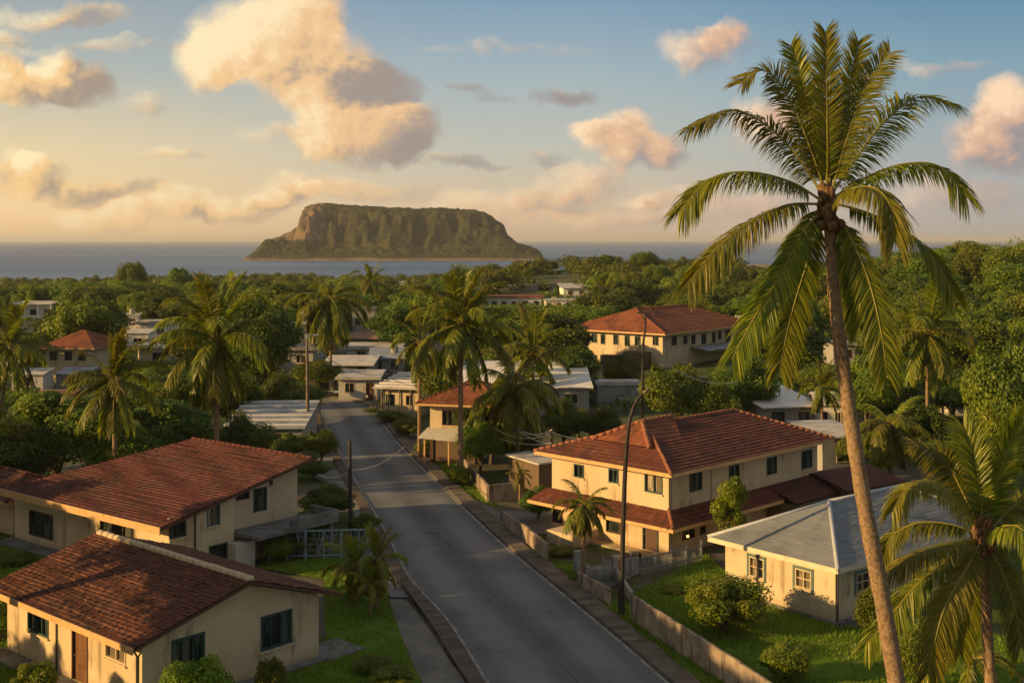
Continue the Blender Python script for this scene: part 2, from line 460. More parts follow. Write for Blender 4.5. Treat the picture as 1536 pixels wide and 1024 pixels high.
# ground: soil, dry grass and green cover in irregular patches
def M_ground():
    m, n = newmat("ground_soil"); p = wcoord(n)
    a = n.noise(p, 0.05, 6, 0.6).outputs[0]; b = n.noise(p, 0.35, 6, 0.65).outputs[0]; f_ = n.noise(p, 5.0, 5, 0.7).outputs[0]
    grass = n.mix(n.sstep(f_, 0.3, 0.7), (0.04, 0.07, 0.010, 1), (0.09, 0.11, 0.022, 1))
    soil = n.mix(n.sstep(b, 0.35, 0.65), (0.10, 0.085, 0.065, 1), (0.17, 0.145, 0.12, 1))
    k = n.sstep(n.math('ADD', n.math('MULTIPLY', a, 0.55), n.math('MULTIPLY', b, 0.45)), 0.44, 0.54)
    finish(n, n.mix(k, soil, grass), 0.95, f_, 0.6, 0.08, 0.1)
    return m
def M_grass():
    m, n = newmat("lawn_grass"); p = wcoord(n)
    b = n.noise(p, 0.28, 5, 0.6).outputs[0]; f_ = n.noise(p, 3.2, 6, 0.75).outputs[0]; g = n.noise(p, 16.0, 4, 0.7).outputs[0]
    c = n.mix(n.sstep(f_, 0.3, 0.7), (0.07, 0.135, 0.012, 1), (0.135, 0.20, 0.016, 1))
    c = n.mix(n.math('MULTIPLY', n.sstep(b, 0.5, 0.72), 0.75), c, (0.11, 0.13, 0.022, 1))
    c = n.mix(n.math('MULTIPLY', n.sstep(b, 0.42, 0.28), 0.5), c, (0.06, 0.055, 0.03, 1))
    finish(n, c, 0.9, n.math('ADD', g, f_), 0.8, 0.06, 0.1)
    return m
def M_asphalt():
    m, n = newmat("asphalt")
    uv = n('ShaderNodeAttribute', attribute_name='tuv').outputs['Vector']
    p = wcoord(n)
    s = n('ShaderNodeSeparateXYZ', {0: uv}); x = s.outputs[0]; y = s.outputs[1]
    jit = n.noise(n.vm('MULTIPLY', uv, (0.6, .22, 0)), 1.0, 5, 0.6).outputs[0]
    xj = n.math('ADD', x, n.math('MULTIPLY', n.math('SUBTRACT', jit, 0.5), 0.16))
    w = n.math('COSINE', n.math('MULTIPLY', xj, 4 * math.pi))     # lighter wheel paths at 1/4 and 3/4 -> cos = -1
    base = n.mix(n.sstep(w, -0.9, 0.9), (0.18, 0.177, 0.176, 1), (0.115, 0.116, 0.12, 1))
    edge = n.sstep(n.math('ABSOLUTE', n.math('SUBTRACT', xj, 0.5)), 0.40, 0.5)
    base = n.mix(n.math('MULTIPLY', edge, 0.6), base, (0.15, 0.14, 0.125, 1))
    big = n.noise(p, 0.22, 6, 0.62).outputs[0]
    base = n.mix(n.sstep(big, 0.46, 0.7, 0.0, 0.5), base, (0.065, 0.066, 0.07, 1))
    pat = n.noise(n.vm('MULTIPLY', uv, (5, .12, 0)), 1.0, 3, 0.5).outputs[0]
    base = n.mix(n.sstep(pat, 0.58, 0.66, 0.0, 0.35), base, (0.16, 0.155, 0.15, 1))
    fine = n.noise(p, 26, 3, 0.7).outputs[0]
    base = n.mix(0.35, base, n.mix(fine, (0.0, 0.0, 0.0, 1), (1, 1, 1, 1)), 'OVERLAY')
    seam = n.math('ABSOLUTE', n.math('SUBTRACT', n.math('ADD', x, n.math('MULTIPLY', n.math('SUBTRACT', jit, .5), 0.03)), 0.5))
    base = n.mix(n.sstep(seam, 0.0, 0.006, 0.75, 0.0), base, (0.02, 0.02, 0.022, 1))
    vr = n('ShaderNodeTexVoronoi', {'Vector': n.vm('ADD', p, n.vm('MULTIPLY', n.noise(p, 1.0, 4).outputs['Color'], (1.2, 1.2, 0))), 'Scale': 0.28}, feature='DISTANCE_TO_EDGE').outputs[0]
    gate = n.sstep(n.noise(p, 0.12, 2).outputs[0], 0.5, 0.6, 0.0, 0.55)
    base = n.mix(n.math('MULTIPLY', n.sstep(vr, 0.0, 0.016, 0.9, 0.0), gate), base, (0.02, 0.02, 0.022, 1))
    finish(n, base, 0.82, fine, 0.35, 0.01, 0.35)
    return m
def M_pavers(name, c1, c2, du, dv):
    m, n = newmat(name)
    uv = n('ShaderNodeAttribute', attribute_name='tuv').outputs['Vector']
    q = n.vm('DIVIDE', uv, (du, dv, 1))
    cell = n.vm('FLOOR', q); fr = n('ShaderNodeSeparateXYZ', {0: n.vm('FRACTION', q)})
    wn = n('ShaderNodeTexWhiteNoise', {0: cell}, noise_dimensions='3D').outputs[0]
    c = n.mix(wn, (*c1, 1), (*c2, 1))
    p = wcoord(n)
    c = n.mix(n.sstep(n.noise(p, 0.9, 5, 0.65).outputs[0], 0.45, 0.7, 0, 0.6), c, (0.07, 0.055, 0.04, 1))
    ed = n.math('MINIMUM', n.math('MULTIPLY', fr.outputs[1], dv), n.math('MULTIPLY', fr.outputs[0], du))
    j = n.sstep(ed, 0.0, 0.03, 0.8, 0.0)
    c = n.mix(j, c, (0.03, 0.026, 0.02, 1))
    finish(n, c, 0.9, n.math('SUBTRACT', n.noise(p, 9, 4).outputs[0], j), 0.5, 0.02, 0.2)
    return m
def M_sea():
    m, n = newmat("sea_water"); p = wcoord(n)
    a = n.noise(n.vm('MULTIPLY', p, (0.004, 0.03, 1)), 1.0, 6, 0.6).outputs[0]
    b = n.noise(n.vm('MULTIPLY', p, (0.0006, 0.003, 1)), 1.0, 4, 0.6).outputs[0]
    c = n.mix(n.sstep(b, 0.4, 0.62), (0.05, 0.115, 0.25, 1), (0.10, 0.17, 0.30, 1))
    c = n.mix(n.sstep(a, 0.5, 0.7, 0, .5), c, (0.17, 0.21, 0.26, 1))
    finish(n, c, 0.45, a, 0.5, 2.0, 0.12)
    return m
def M_island():
    m, n = newmat("island_rock_and_scrub"); p = wcoord(n)
    nz = n('ShaderNodeSeparateXYZ', {0: n('ShaderNodeNewGeometry').outputs['True Normal']}).outputs[2]
    a = n.noise(p, 0.02, 6, 0.65).outputs[0]; f_ = n.noise(p, 0.16, 5, 0.7).outputs[0]
    st = n.noise(n.vm('MULTIPLY', p, (0.10, 0.10, 0.012)), 1.0, 5, 0.6).outputs[0]
    green = n.mix(n.sstep(f_, 0.32, 0.66), (0.026, 0.030, 0.013, 1), (0.062, 0.062, 0.025, 1))
    green = n.mix(n.sstep(a, 0.5, 0.68, 0, .35), green, (0.13, 0.125, 0.035, 1))
    rock = n.mix(n.sstep(st, 0.35, 0.65), (0.26, 0.18, 0.10, 1), (0.11, 0.082, 0.05, 1))
    sx = n('ShaderNodeSeparateXYZ', {0: p}); z = sx.outputs[2]
    bare = n.sstep(n.math('ADD', sx.outputs[0], n.math('MULTIPLY', n.math('SUBTRACT', a, 0.5), 120.0)), -280.0, -240.0)
    bare = n.math('MAXIMUM', bare, n.sstep(z, 10.0, 22.0, 1.0, 0.0))
    nz = n.math('MULTIPLY', nz, n.math('MULTIPLY_ADD', bare, 0.55, 0.45))
    k = n.sstep(n.math('ADD', n.math('ADD', nz, n.math('MULTIPLY', bare, 0.62)), n.math('MULTIPLY', n.math('SUBTRACT', f_, 0.5), 0.9)), 0.30, 0.55)
    c = n.mix(k, rock, green)
    c = n.mix(n.sstep(n.math('ADD', z, n.math('MULTIPLY', a, 8.0)), -3.5, -1.0, 0.8, 0.0), c, (0.24, 0.17, 0.11, 1))
    finish(n, c, 0.95, f_, 0.8, 3.0, 0.05)
    return m

CREAM = M_plaster("cream_plaster", (0.61, 0.475, 0.31), (0.20, 0.14, 0.085), 0.8)
CREAM2 = M_plaster("pale_cream_plaster", (0.61, 0.49, 0.335), (0.21, 0.16, 0.10), 0.75)
WHITEW = M_plaster("white_plaster", (0.60, 0.56, 0.50), (0.18, 0.16, 0.13), 0.8)
WHITEB = M_plaster("whitewashed_plaster", (0.80, 0.76, 0.69), (0.34, 0.31, 0.27), 0.5)
GREYW = M_plaster("grey_plaster", (0.33, 0.32, 0.31), (0.11, 0.105, 0.10), 0.9)
BROWNW = M_plaster("brown_wall", (0.16, 0.11, 0.075), (0.07, 0.05, 0.035), 0.6)
TILE_A = M_tiles("weathered_clay_tile", (0.16, 0.056, 0.030), (0.078, 0.030, 0.020), (0.21, 0.09, 0.05), 0.20, 0.22)
TILE_B = M_tiles("dark_red_tile", (0.125, 0.040, 0.030), (0.085, 0.028, 0.023), (0.15, 0.054, 0.037), 0.26, 0.30)
TILE_C = M_tiles("red_clay_tile", (0.165, 0.053, 0.031), (0.10, 0.034, 0.023), (0.21, 0.084, 0.046), 0.30, 0.36)
TILE_D = M_tiles("orange_red_tile", (0.28, 0.095, 0.043), (0.20, 0.062, 0.032), (0.32, 0.13, 0.06), 0.35, 0.5)
SHINGLE = M_tiles("grey_shingle", (0.215, 0.225, 0.235), (0.175, 0.182, 0.19), (0.25, 0.25, 0.25), 0.9, 0.16, (0.11, 0.11, 0.11), 0.85)
RIDGE_A = M_paint("mortar_ridge", (0.62, 0.46, 0.30), 0.85, 0.4)
RIDGE_C = M_paint("clay_ridge", (0.30, 0.11, 0.055), 0.8, 0.5)
RIDGE_G = M_paint("grey_ridge", (0.42, 0.44, 0.47), 0.7, 0.3)
FASCIA = M_paint("cream_fascia", (0.62, 0.37, 0.16), 0.7, 0.4)
FASCIA_W = M_paint("pale_fascia", (0.68, 0.56, 0.40), 0.7, 0.3)
TEAL = M_paint("dark_teal_frame", (0.035, 0.075, 0.07), 0.5, 0.4)
TEAL2 = M_paint("weathered_teal_shutter", (0.10, 0.16, 0.15), 0.6, 0.5)
FRAME_C = M_paint("cream_frame", (0.62, 0.47, 0.28), 0.6, 0.3)
FRAME_W = M_paint("brown_frame", (0.10, 0.05, 0.03), 0.6, 0.3)
GLASS = M_glass("dark_glass", (0.018, 0.024, 0.024))
GLASS2 = M_glass("curtained_glass", (0.16, 0.13, 0.09))
WOOD = M_wood("brown_wood", (0.20, 0.085, 0.035), (0.09, 0.04, 0.02))
WOODG = M_wood("grey_wood", (0.33, 0.26, 0.18), (0.17, 0.13, 0.09))
POLEM = M_wood("dark_pole", (0.055, 0.045, 0.038), (0.028, 0.022, 0.018))
POLEL = M_wood("weathered_pole", (0.20, 0.15, 0.10), (0.10, 0.075, 0.05))
STEEL = M_paint("galvanised_steel", (0.30, 0.31, 0.32), 0.45, 0.4, 0.3)
WIREM = M_paint("cable_sheath", (0.62, 0.55, 0.46), 0.6, 0.1)
PIPE = M_paint("downpipe", (0.06, 0.05, 0.04), 0.5, 0.3)
BLUEIRON = M_paint("pale_blue_iron", (0.22, 0.30, 0.33), 0.5, 0.5)
CONC = M_concrete("fence_concrete", (0.40, 0.31, 0.225), (0.20, 0.15, 0.11), 1.4, 0.95)
CONCG = M_concrete("grey_concrete", (0.24, 0.23, 0.22), (0.12, 0.115, 0.11))
PATHM = M_concrete("path_concrete", (0.20, 0.18, 0.16), (0.12, 0.11, 0.10), 0.8, 0.3)
KERB = M_concrete("kerb_paint", (0.38, 0.36, 0.33), (0.15, 0.145, 0.14), 2.2, 0.8)
PAVER = M_pavers("stone_pavers", (0.19, 0.15, 0.115), (0.115, 0.09, 0.07), 0.9, 0.55)
BRICKP = M_pavers("brick_edging", (0.16, 0.12, 0.09), (0.09, 0.068, 0.052), 0.9, 0.28)
TIN = M_corrugated("tin_roof", (0.30, 0.31, 0.33), (0.16, 0.165, 0.18))
TINW = M_corrugated("pale_roof_sheet", (0.55, 0.50, 0.43), (0.34, 0.30, 0.26))
WHITER = M_corrugated("white_roof_sheet", (0.82, 0.76, 0.68), (0.66, 0.60, 0.52))
TINR = M_corrugated("rusty_sheet", (0.30, 0.15, 0.08), (0.18, 0.10, 0.06))
GROUND = M_ground(); GRASS = M_grass(); ASPHALT = M_asphalt(); SEA = M_sea(); ROCK = M_island()
LEAF_A = M_leaf("leaf_mid_green", (0.05, 0.09, 0.008), (0.13, 0.17, 0.010), (0.24, 0.245, 0.014))
LEAF_B = M_leaf("leaf_dark_green", (0.035, 0.07, 0.007), (0.08, 0.125, 0.009), (0.16, 0.19, 0.013))
LEAF_C = M_leaf("leaf_yellow_green", (0.075, 0.115, 0.007), (0.17, 0.205, 0.011), (0.27, 0.265, 0.015))
PALM_L = M_leaf("palm_leaf", (0.075, 0.11, 0.008), (0.185, 0.20, 0.011), (0.34, 0.30, 0.014), 0.45, (1.4, 1.35, 0.35), 0.4, 0.45)
PALM_Y = M_leaf("palm_leaf_yellowing", (0.17, 0.19, 0.012), (0.26, 0.265, 0.016), (0.35, 0.31, 0.02), 0.42, (1.4, 1.25, 0.35), 0.4, 0.45)
BARK = M_bark("tree_bark", (0.15, 0.11, 0.075), (0.07, 0.05, 0.035))
PBARK = M_bark("palm_bark", (0.34, 0.225, 0.13), (0.16, 0.105, 0.06), 0.0)
HUSK = M_bark("palm_fibre", (0.22, 0.12, 0.055), (0.09, 0.05, 0.028))
RACHIS = M_paint("palm_rachis", (0.24, 0.20, 0.03), 0.5, 0.2)
BLADE = M_leaf("grass_blade", (0.08, 0.15, 0.012), (0.15, 0.22, 0.015), (0.25, 0.27, 0.02), 0.3)
LAMPM, _n = newmat("lit_lamp_glass"); finish(_n, (1, 0.7, 0.35, 1), 0.4, emit=(1.0, 0.55, 0.15, 1), estr=3.0)

# ------------------------------------------------------------------ ground, sea, island
def nonuni(a, b, dense_a, dense_b, step, far):
    xs = list(np.arange(dense_a, dense_b + .01, step))
    x = dense_a
    while x > a: x -= max(step, (dense_a - x) * 0.25 + step); xs.insert(0, max(x, a))
    x = dense_b
    while x < b: x += max(step, (x - dense_b) * 0.25 + step); xs.append(min(x, b))
    return np.array(sorted(set(xs)))
gx = nonuni(-1500, 1500, -220, 240, 8, 60); gy = nonuni(-250, 1000, -20, 860, 8, 60)
X, Y = np.meshgrid(gx, gy)
Z = terrain(X, Y) - 0.03 - 0.05
nx, ny = len(gx), len(gy)
i = np.arange(ny - 1)[:, None]; j = np.arange(nx - 1)[None, :]
Q = np.stack([i * nx + j, i * nx + j + 1, (i + 1) * nx + j + 1, (i + 1) * nx + j], -1).reshape(-1, 4)
tag(MB().add(np.stack([X, Y, Z], -1).reshape(-1, 3), Q).obj('ground', GROUND, smooth=True), kind='structure')

RS = 42000.0
a = np.linspace(0, 2 * math.pi, 97)[:-1]
rings_ = [600, 1200, 2400, 5000, 10000, 20000, RS]
vv = [(0, 0, SEA_Z)] + [(r * math.cos(t), r * math.sin(t), SEA_Z) for r in rings_ for t in a]
fs = [(0, 1 + k, 1 + (k + 1) % 96) for k in range(96)]
for q in range(len(rings_) - 1):
    b0 = 1 + q * 96
    fs += [(b0 + k, b0 + 96 + k, b0 + 96 + (k + 1) % 96, b0 + (k + 1) % 96) for k in range(96)]
tag(MB().add(vv, fs).obj('sea', SEA), kind='structure')

def vnoise(x, y, seed, octv=5):
    """Smooth value noise, any array."""
    out = np.zeros_like(x, dtype=float); amp = 0.5
    for o in range(octv):
        xi = np.floor(x).astype(int); yi = np.floor(y).astype(int)
        fx = x - xi; fy = y - yi; fx = fx * fx * (3 - 2 * fx); fy = fy * fy * (3 - 2 * fy)
        def h(ix, iy):
            k = (ix * 374761393 + iy * 668265263 + seed * 974634777 + o * 1013904223) & 0x7fffffff
            k = ((k ^ (k >> 13)) * 1274126177) & 0x7fffffff
            return ((k ^ (k >> 16)) & 0xffff) / 65535.0
        out += amp * (h(xi, yi) * (1 - fx) * (1 - fy) + h(xi + 1, yi) * fx * (1 - fy) + h(xi, yi + 1) * (1 - fx) * fy + h(xi + 1, yi + 1) * fx * fy)
        x = x * 2.03 + 17.1; y = y * 2.03 + 5.7; amp *= 0.5
    return out

IY = 1700.0                                   # distance of the flat-topped island
def px_x(u): return (u - 768) / F * IY
def px_h(v): return H - (v - V0) / F * IY - SEA_Z
sil_u = np.array([362, 366, 389, 416, 433, 436, 440, 447, 473, 552, 626, 649, 708, 724, 737, 745, 755, 760, 776, 796, 812, 819])
sil_v = np.array([391, 386, 361, 347, 338, 325, 306, 303, 301, 307, 310, 308, 312, 316, 322, 330, 335, 351, 365, 371, 378, 391])
gxs = np.arange(px_x(360), px_x(821), 1.7); gys = np.arange(-42, 215, 2.4)
X, Y = np.meshgrid(gxs, gys)
top = np.interp(X, px_x(sil_u), px_h(sil_v))
nz_ = vnoise(X / 85, Y / 85, 3, 6) - 0.5
rid = np.abs(vnoise(X / 34 + 9, Y / 90, 11, 4) - 0.5) * 2
yf = Y + nz_ * 26 - 3 * rid
# front: beach, scrub slope, then the wall
slope = np.clip((yf + 30) / 62, 0, 1)
foot = px_h(352) * (0.72 + 0.9 * (vnoise(X / 60, Y * 0, 5, 3) - .5))
hgt = np.minimum(top, foot) * slope ** 0.8
wall = sst(24, 74, yf + 26 * (vnoise(X / 16, Y / 16, 31, 4) - .5))
hgt = hgt + np.maximum(top - foot, 0) * wall * (0.86 + 0.14 * sst(46, 120, yf))
back = sst(205, 150, Y)
hgt = hgt * back
hgt += (vnoise(X / 9, Y / 9, 21, 3) - 0.5) * 8.0 * sst(2, 14, hgt) + (vnoise(X / 2.6, Y / 2.6, 8, 2) - .5) * 2.6 * sst(2, 14, hgt)
hgt -= 3.0 * (1 - sst(0, 4, hgt))
ny, nx = X.shape
i = np.arange(ny - 1)[:, None]; j = np.arange(nx - 1)[None, :]
Q = np.stack([i * nx + j, i * nx + j + 1, (i + 1) * nx + j + 1, (i + 1) * nx + j], -1).reshape(-1, 4)
tag(MB().add(np.stack([X, Y + IY, SEA_Z + hgt], -1).reshape(-1, 3), Q).obj('island', ROCK, smooth=True), kind='structure')
# a low pale spit of land beyond the wood on the right
gxs = np.linspace(at(1040, 390, 980).x, at(1240, 390, 980).x, 60); gys = np.linspace(930, 1040, 16)
X, Y = np.meshgrid(gxs, gys)
tt = np.linspace(0, 1, 60)[None, :]; ty = np.linspace(0, 1, 16)[:, None]
hh = (np.sin(tt * math.pi) ** 0.5) * (np.sin(ty * math.pi) ** 0.6) * (7 + 4 * vnoise(X / 20, Y / 20, 4)) - 0.8
ny, nx = X.shape
i = np.arange(ny - 1)[:, None]; j = np.arange(nx - 1)[None, :]
Q = np.stack([i * nx + j, i * nx + j + 1, (i + 1) * nx + j + 1, (i + 1) * nx + j], -1).reshape(-1, 4)
tag(MB().add(np.stack([X, Y, SEA_Z + hh], -1).reshape(-1, 3), Q).obj('headland', M_concrete("pale_headland", (0.26, 0.22, 0.17), (0.12, 0.12, 0.06), 0.05, .2), smooth=True), kind='structure')

# ------------------------------------------------------------------ road, kerbs, paths, lawns
def g0(u, v, z=0.0):
    p = gp(u, v); return Vector((p.x, p.y, p.z + z))
PAIRS = [(1500, 1028, 1500), (1300, 902, 1320), (1024, 728, 1007), (932, 670, 899), (865, 611, 817), (805, 580, 745), (734, 539, 670), (700, 519, 634), (662, 498, 597), (637, 485, 578), (620, 477, 563), (608, 469, 549), (602, 458, 530)]
Lp = [g0(a_, v) for v, a_, b_ in PAIRS]; Rp = [g0(b_, v) for v, a_, b_ in PAIRS]
Lp += [g0(440, 601.5), g0(405, 601)]; Rp += [g0(495, 597), g0(405, 593.5)]
def cr(pts, n):
    """Catmull-Rom through 3D points, n samples."""
    P = np.array([tuple(p) for p in pts], float)
    P = np.vstack([2 * P[0] - P[1], P, 2 * P[-1] - P[-2]])
    seg = len(P) - 3
    out = []
    for t in np.linspace(0, seg - 1e-6, n):
        k = int(t); f_ = t - k
        a_, b_, c_, d_ = P[k:k + 4]
        out.append(0.5 * (2 * b_ + (c_ - a_) * f_ + (2 * a_ - 5 * b_ + 4 * c_ - d_) * f_ ** 2 + (3 * b_ - a_ - 3 * c_ + d_) * f_ ** 3))
    return np.array(out)
NR = 160
LC = cr(Lp, NR); RC = cr(Rp, NR)
def strip(A, B, z, K, mb=None, za=None):
    """A sheet between two polylines with tuv = (across 0..1, metres along)."""
    mb = mb or MB()
    n = len(A); t = np.linspace(0, 1, K)
    V = A[:, None, :] * (1 - t)[None, :, None] + B[:, None, :] * t[None, :, None]
    V = V.copy(); V[:, :, 2] = terrain(V[:, :, 0], V[:, :, 1]) + z
    mid = (A + B) / 2; s_ = np.concatenate([[0], np.cumsum(np.linalg.norm(np.diff(mid, axis=0), axis=1))])
    uv = np.zeros((n, K, 3)); uv[:, :, 0] = t[None, :]; uv[:, :, 1] = s_[:, None]
    i = np.arange(n - 1)[:, None]; j = np.arange(K - 1)[None, :]
    Q = np.stack([i * K + j, i * K + j + 1, (i + 1) * K + j + 1, (i + 1) * K + j], -1).reshape(-1, 4)
    mb.add(V.reshape(-1, 3), Q, tuv=uv.reshape(-1, 3))
    return mb
def offs(P, d):
    T = np.gradient(P, axis=0); T[:, 2] = 0; T /= np.linalg.norm(T, axis=1)[:, None]
    Nn = np.stack([T[:, 1], -T[:, 0], 0 * T[:, 0]], -1)      # to the right of travel
    return P + Nn * d
tag(strip(LC, RC, 0.0, 12).obj('road', ASPHALT), kind='structure')
tag(strip(offs(RC, -0.22), offs(RC, -0.08), 0.006, 2).obj('road_edge_line', KERB), kind='structure')
tag(strip(offs(LC, 0.06), offs(LC, 0.18), 0.006, 2).obj('road_edge_line', KERB), kind='structure')
def kerbstone(A, d0, d1, h, m, name, jag=0.0, i0=0, i1=NR):
    """A raised paved kerb: top sheet and two faces."""
    P = offs(A, d0); Q_ = offs(A, d1)
    if jag:
        rr = np.random.RandomState(5); s_ = rr.uniform(-jag, jag, NR)
        Q_ = offs(A, d1) + (offs(A, d1 + 1) - offs(A, d1)) * s_[:, None]
    P = P[i0:i1]; Q_ = Q_[i0:i1]
    mb = strip(P, Q_, h, 4)
    n = len(P)
    mid = (P + Q_) / 2; s_ = np.concatenate([[0], np.cumsum(np.linalg.norm(np.diff(mid, axis=0), axis=1))])
    for E, uu in ((P, 0.0), (Q_, 1.0)):
        lo = E.copy(); hi = E.copy(); g_ = terrain(E[:, 0], E[:, 1]); lo[:, 2] = g_ - 0.1; hi[:, 2] = g_ + h
        V = np.concatenate([lo, hi]); k = np.arange(n - 1)
        uv = np.zeros((2 * n, 3)); uv[:, 0] = uu + .5; uv[:n, 1] = s_; uv[n:, 1] = s_
        fc = np.stack([k, k + 1, n + k + 1, n + k], -1)
        mb.add(V, fc if uu == 0 else fc[:, ::-1], tuv=uv)
    return tag(mb.obj(name, m), kind='structure')
kerbstone(RC, 0.03, 1.15, 0.12, PAVER, 'pavement_kerb', 0.08)
kerbstone(LC, -0.78, -0.03, 0.10, BRICKP, 'pavement_kerb', 0.04)
def sheet(name, poly, m, z, kind='structure', sub=1):
    """A flat polygon of ground pixels laid on the terrain."""
    P = [g0(u, v, z) for u, v in poly]
    return tag(MB().add([tuple(p) for p in P], [tuple(range(len(P)))]).obj(name, m), kind=kind)
# concrete path with its low dark rail beside the left lawn
def pol(px): return cr([g0(u, v) for u, v in px], 60)
PA = pol([(584, 898), (590, 920), (601, 950), (617, 990), (634, 1024), (690, 1140), (760, 1300)])
PB = pol([(608, 898), (628, 922), (652, 955), (676, 992), (700, 1026), (770, 1140), (870, 1300)])
tag(strip(PA, PB, 0.004, 6).obj('path', PATHM), kind='structure')
SA = pol([(520, 738), (527, 755), (535, 780), (546, 805), (556, 830), (570, 860), (586, 896)])
SB = pol([(537, 738), (544, 755), (556, 780), (570, 805), (581, 830), (595, 860), (608, 896)])
tag(strip(SA, offs(SB, -0.35), 0.010, 6).obj('sidewalk', CONCG), kind='structure')
sheet('driveway', [(640, 727), (700, 757), (748, 795), (800, 800), (850, 800), (850, 770), (748, 764), (690, 738)], PATHM, -0.020)
sheet('driveway', [(868, 868), (880, 850), (960, 832), (960, 858), (915, 880)], CONCG, -0.022)
sheet('yard', [(470, 715), (528, 738), (520, 690), (505, 676), (470, 690)], CONCG, -0.016)
sheet('side_street', [(0, 648), (60, 640), (140, 608), (200, 595), (205, 602), (150, 620), (75, 658), (0, 668)], CONCG, 0.03)
LAWNS = [
    [(486, 868), (580, 890), (590, 920), (601, 950), (617, 990), (634, 1024), (690, 1140), (440, 1140), (150, 1140), (250, 1060), (490, 990)],
    [(395, 838), (560, 835), (590, 895), (486, 868), (385, 850)],
    [(952, 888), (1060, 830), (1095, 862), (1260, 940), (1420, 930), (1536, 960), (1700, 1180), (1300, 1180), (1140, 1006)],
    [(650, 693), (700, 690), (735, 750), (752, 768), (690, 735)],
    [(745, 790), (760, 800), (822, 840), (900, 850), (868, 862), (838, 870), (790, 838)],
    [(862, 866), (868, 862), (920, 898), (952, 888), (1140, 1006), (1330, 1180), (1250, 1180), (1010, 1024), (946, 945)],
    [(-60, 880), (20, 800), (150, 812), (240, 850), (60, 900), (20, 975), (-60, 990)],
    [(-60, 985), (20, 978), (230, 1085), (150, 1140), (-60, 1140)],
    [(1220, 700), (1330, 690), (1330, 735), (1240, 725)],
]
for k, pl in enumerate(LAWNS):
    sheet('lawn', pl, GRASS, -0.012 - 0.004 * k)
# ------------------------------------------------------------------ houses
rng = np.random.RandomState(11)

class House:
    """Local axes: x runs along the right wall, y along the front wall, origin at the near corner."""
    def __init__(s, name, label, cat, P, dr, group=None):
        s.th = math.atan2(dr[1], dr[0])
        s.root = thing(name, label, cat, (P[0], P[1], P[2]), s.th, group)
        s.P = Vector(P)
        s.M = Matrix.Translation(s.P) @ Matrix.Rotation(s.th, 4, 'Z')
        s.Mi = s.M.inverted()
        s.o = s.Mi @ Vector((0, 0, H))
    def ray(s, u, v):
        d = Vector(((u - 768) / F, 1, -(v - V0) / F))
        return s.Mi.to_3x3() @ d
    def hit(s, face, u, v):
        """Position along a wall plane and height for a photograph pixel. face = ('x'|'y', offset)."""
        ax, off = face; d = s.ray(u, v)
        if ax == 'x':
            t = (off - s.o.x) / d.x; p = s.o + d * t; return p.y, p.z
        t = (off - s.o.y) / d.y; p = s.o + d * t; return p.x, p.z
    def wx(s, u):    # length along the right wall (local y = 0) at column u
        return s.hit(('y', 0), u, V0)[0]
    def wy(s, u):
        return s.hit(('x', 0), u, V0)[0]
    def pxrect(s, face, u0, v0, u1, v1):
        a0, _ = s.hit(face, u0, v0); a1, _ = s.hit(face, u1, v0)
        um = (u0 + u1) / 2
        z1 = s.hit(face, um, v0)[1]; z0 = s.hit(face, um, v1)[1]
        return (min(a0, a1), z0, max(a0, a1), z1)

def fpt(face, sgn, a, d, z):
    """sgn: outward sign along the face axis; d metres outward."""
    return (face[1] + sgn * d, a, z) if face[0] == 'x' else (a, face[1] + sgn * d, z)

def wall_face(mb, face, sgn, a0, a1, z0, z1, holes=(), reveal=0.16, top=None):
    """Rectangular wall with real openings; top(a) gives a sloping head instead of z1."""
    us = sorted({a0, a1, *[h[0] for h in holes], *[h[2] for h in holes]})
    zs = sorted({z0, z1, *[h[1] for h in holes], *[h[3] for h in holes]})
    us = [a for a in us if a0 - 1e-6 <= a <= a1 + 1e-6]; zs = [z for z in zs if z0 - 1e-6 <= z <= z1 + 1e-6]
    for i in range(len(us) - 1):
        for k in range(len(zs) - 1):
            um = (us[i] + us[i + 1]) / 2; zm = (zs[k] + zs[k + 1]) / 2
            if any(h[0] < um < h[2] and h[1] < zm < h[3] for h in holes): continue
            mb.add([fpt(face, sgn, us[i], 0, zs[k]), fpt(face, sgn, us[i + 1], 0, zs[k]), fpt(face, sgn, us[i + 1], 0, zs[k + 1]), fpt(face, sgn, us[i], 0, zs[k + 1])], [(0, 1, 2, 3)])
    if top is not None:
        n = 12; aa = np.linspace(a0, a1, n)
        for i in range(n - 1):
            if top(aa[i]) <= z1 + 1e-4 and top(aa[i + 1]) <= z1 + 1e-4: continue
            mb.add([fpt(face, sgn, aa[i], 0, z1), fpt(face, sgn, aa[i + 1], 0, z1), fpt(face, sgn, aa[i + 1], 0, max(z1, top(aa[i + 1]))), fpt(face, sgn, aa[i], 0, max(z1, top(aa[i])))], [(0, 1, 2, 3)])
    for (b0, y0, b1, y1) in holes:
        c = [(b0, y0), (b1, y0), (b1, y1), (b0, y1)]
        for q in range(4):
            p, r_ = c[q], c[(q + 1) % 4]
            mb.add([fpt(face, sgn, p[0], 0, p[1]), fpt(face, sgn, r_[0], 0, r_[1]), fpt(face, sgn, r_[0], -reveal, r_[1]), fpt(face, sgn, p[0], -reveal, p[1])], [(0, 1, 2, 3)])

def fbox(mb, face, sgn, a0, a1, d0, d1, z0, z1):
    if face[0] == 'x':
        x = sorted((face[1] + sgn * d0, face[1] + sgn * d1)); mb.box(x[0], x[1], a0, a1, z0, z1)
    else:
        y = sorted((face[1] + sgn * d0, face[1] + sgn * d1)); mb.box(a0, a1, y[0], y[1], z0, z1)

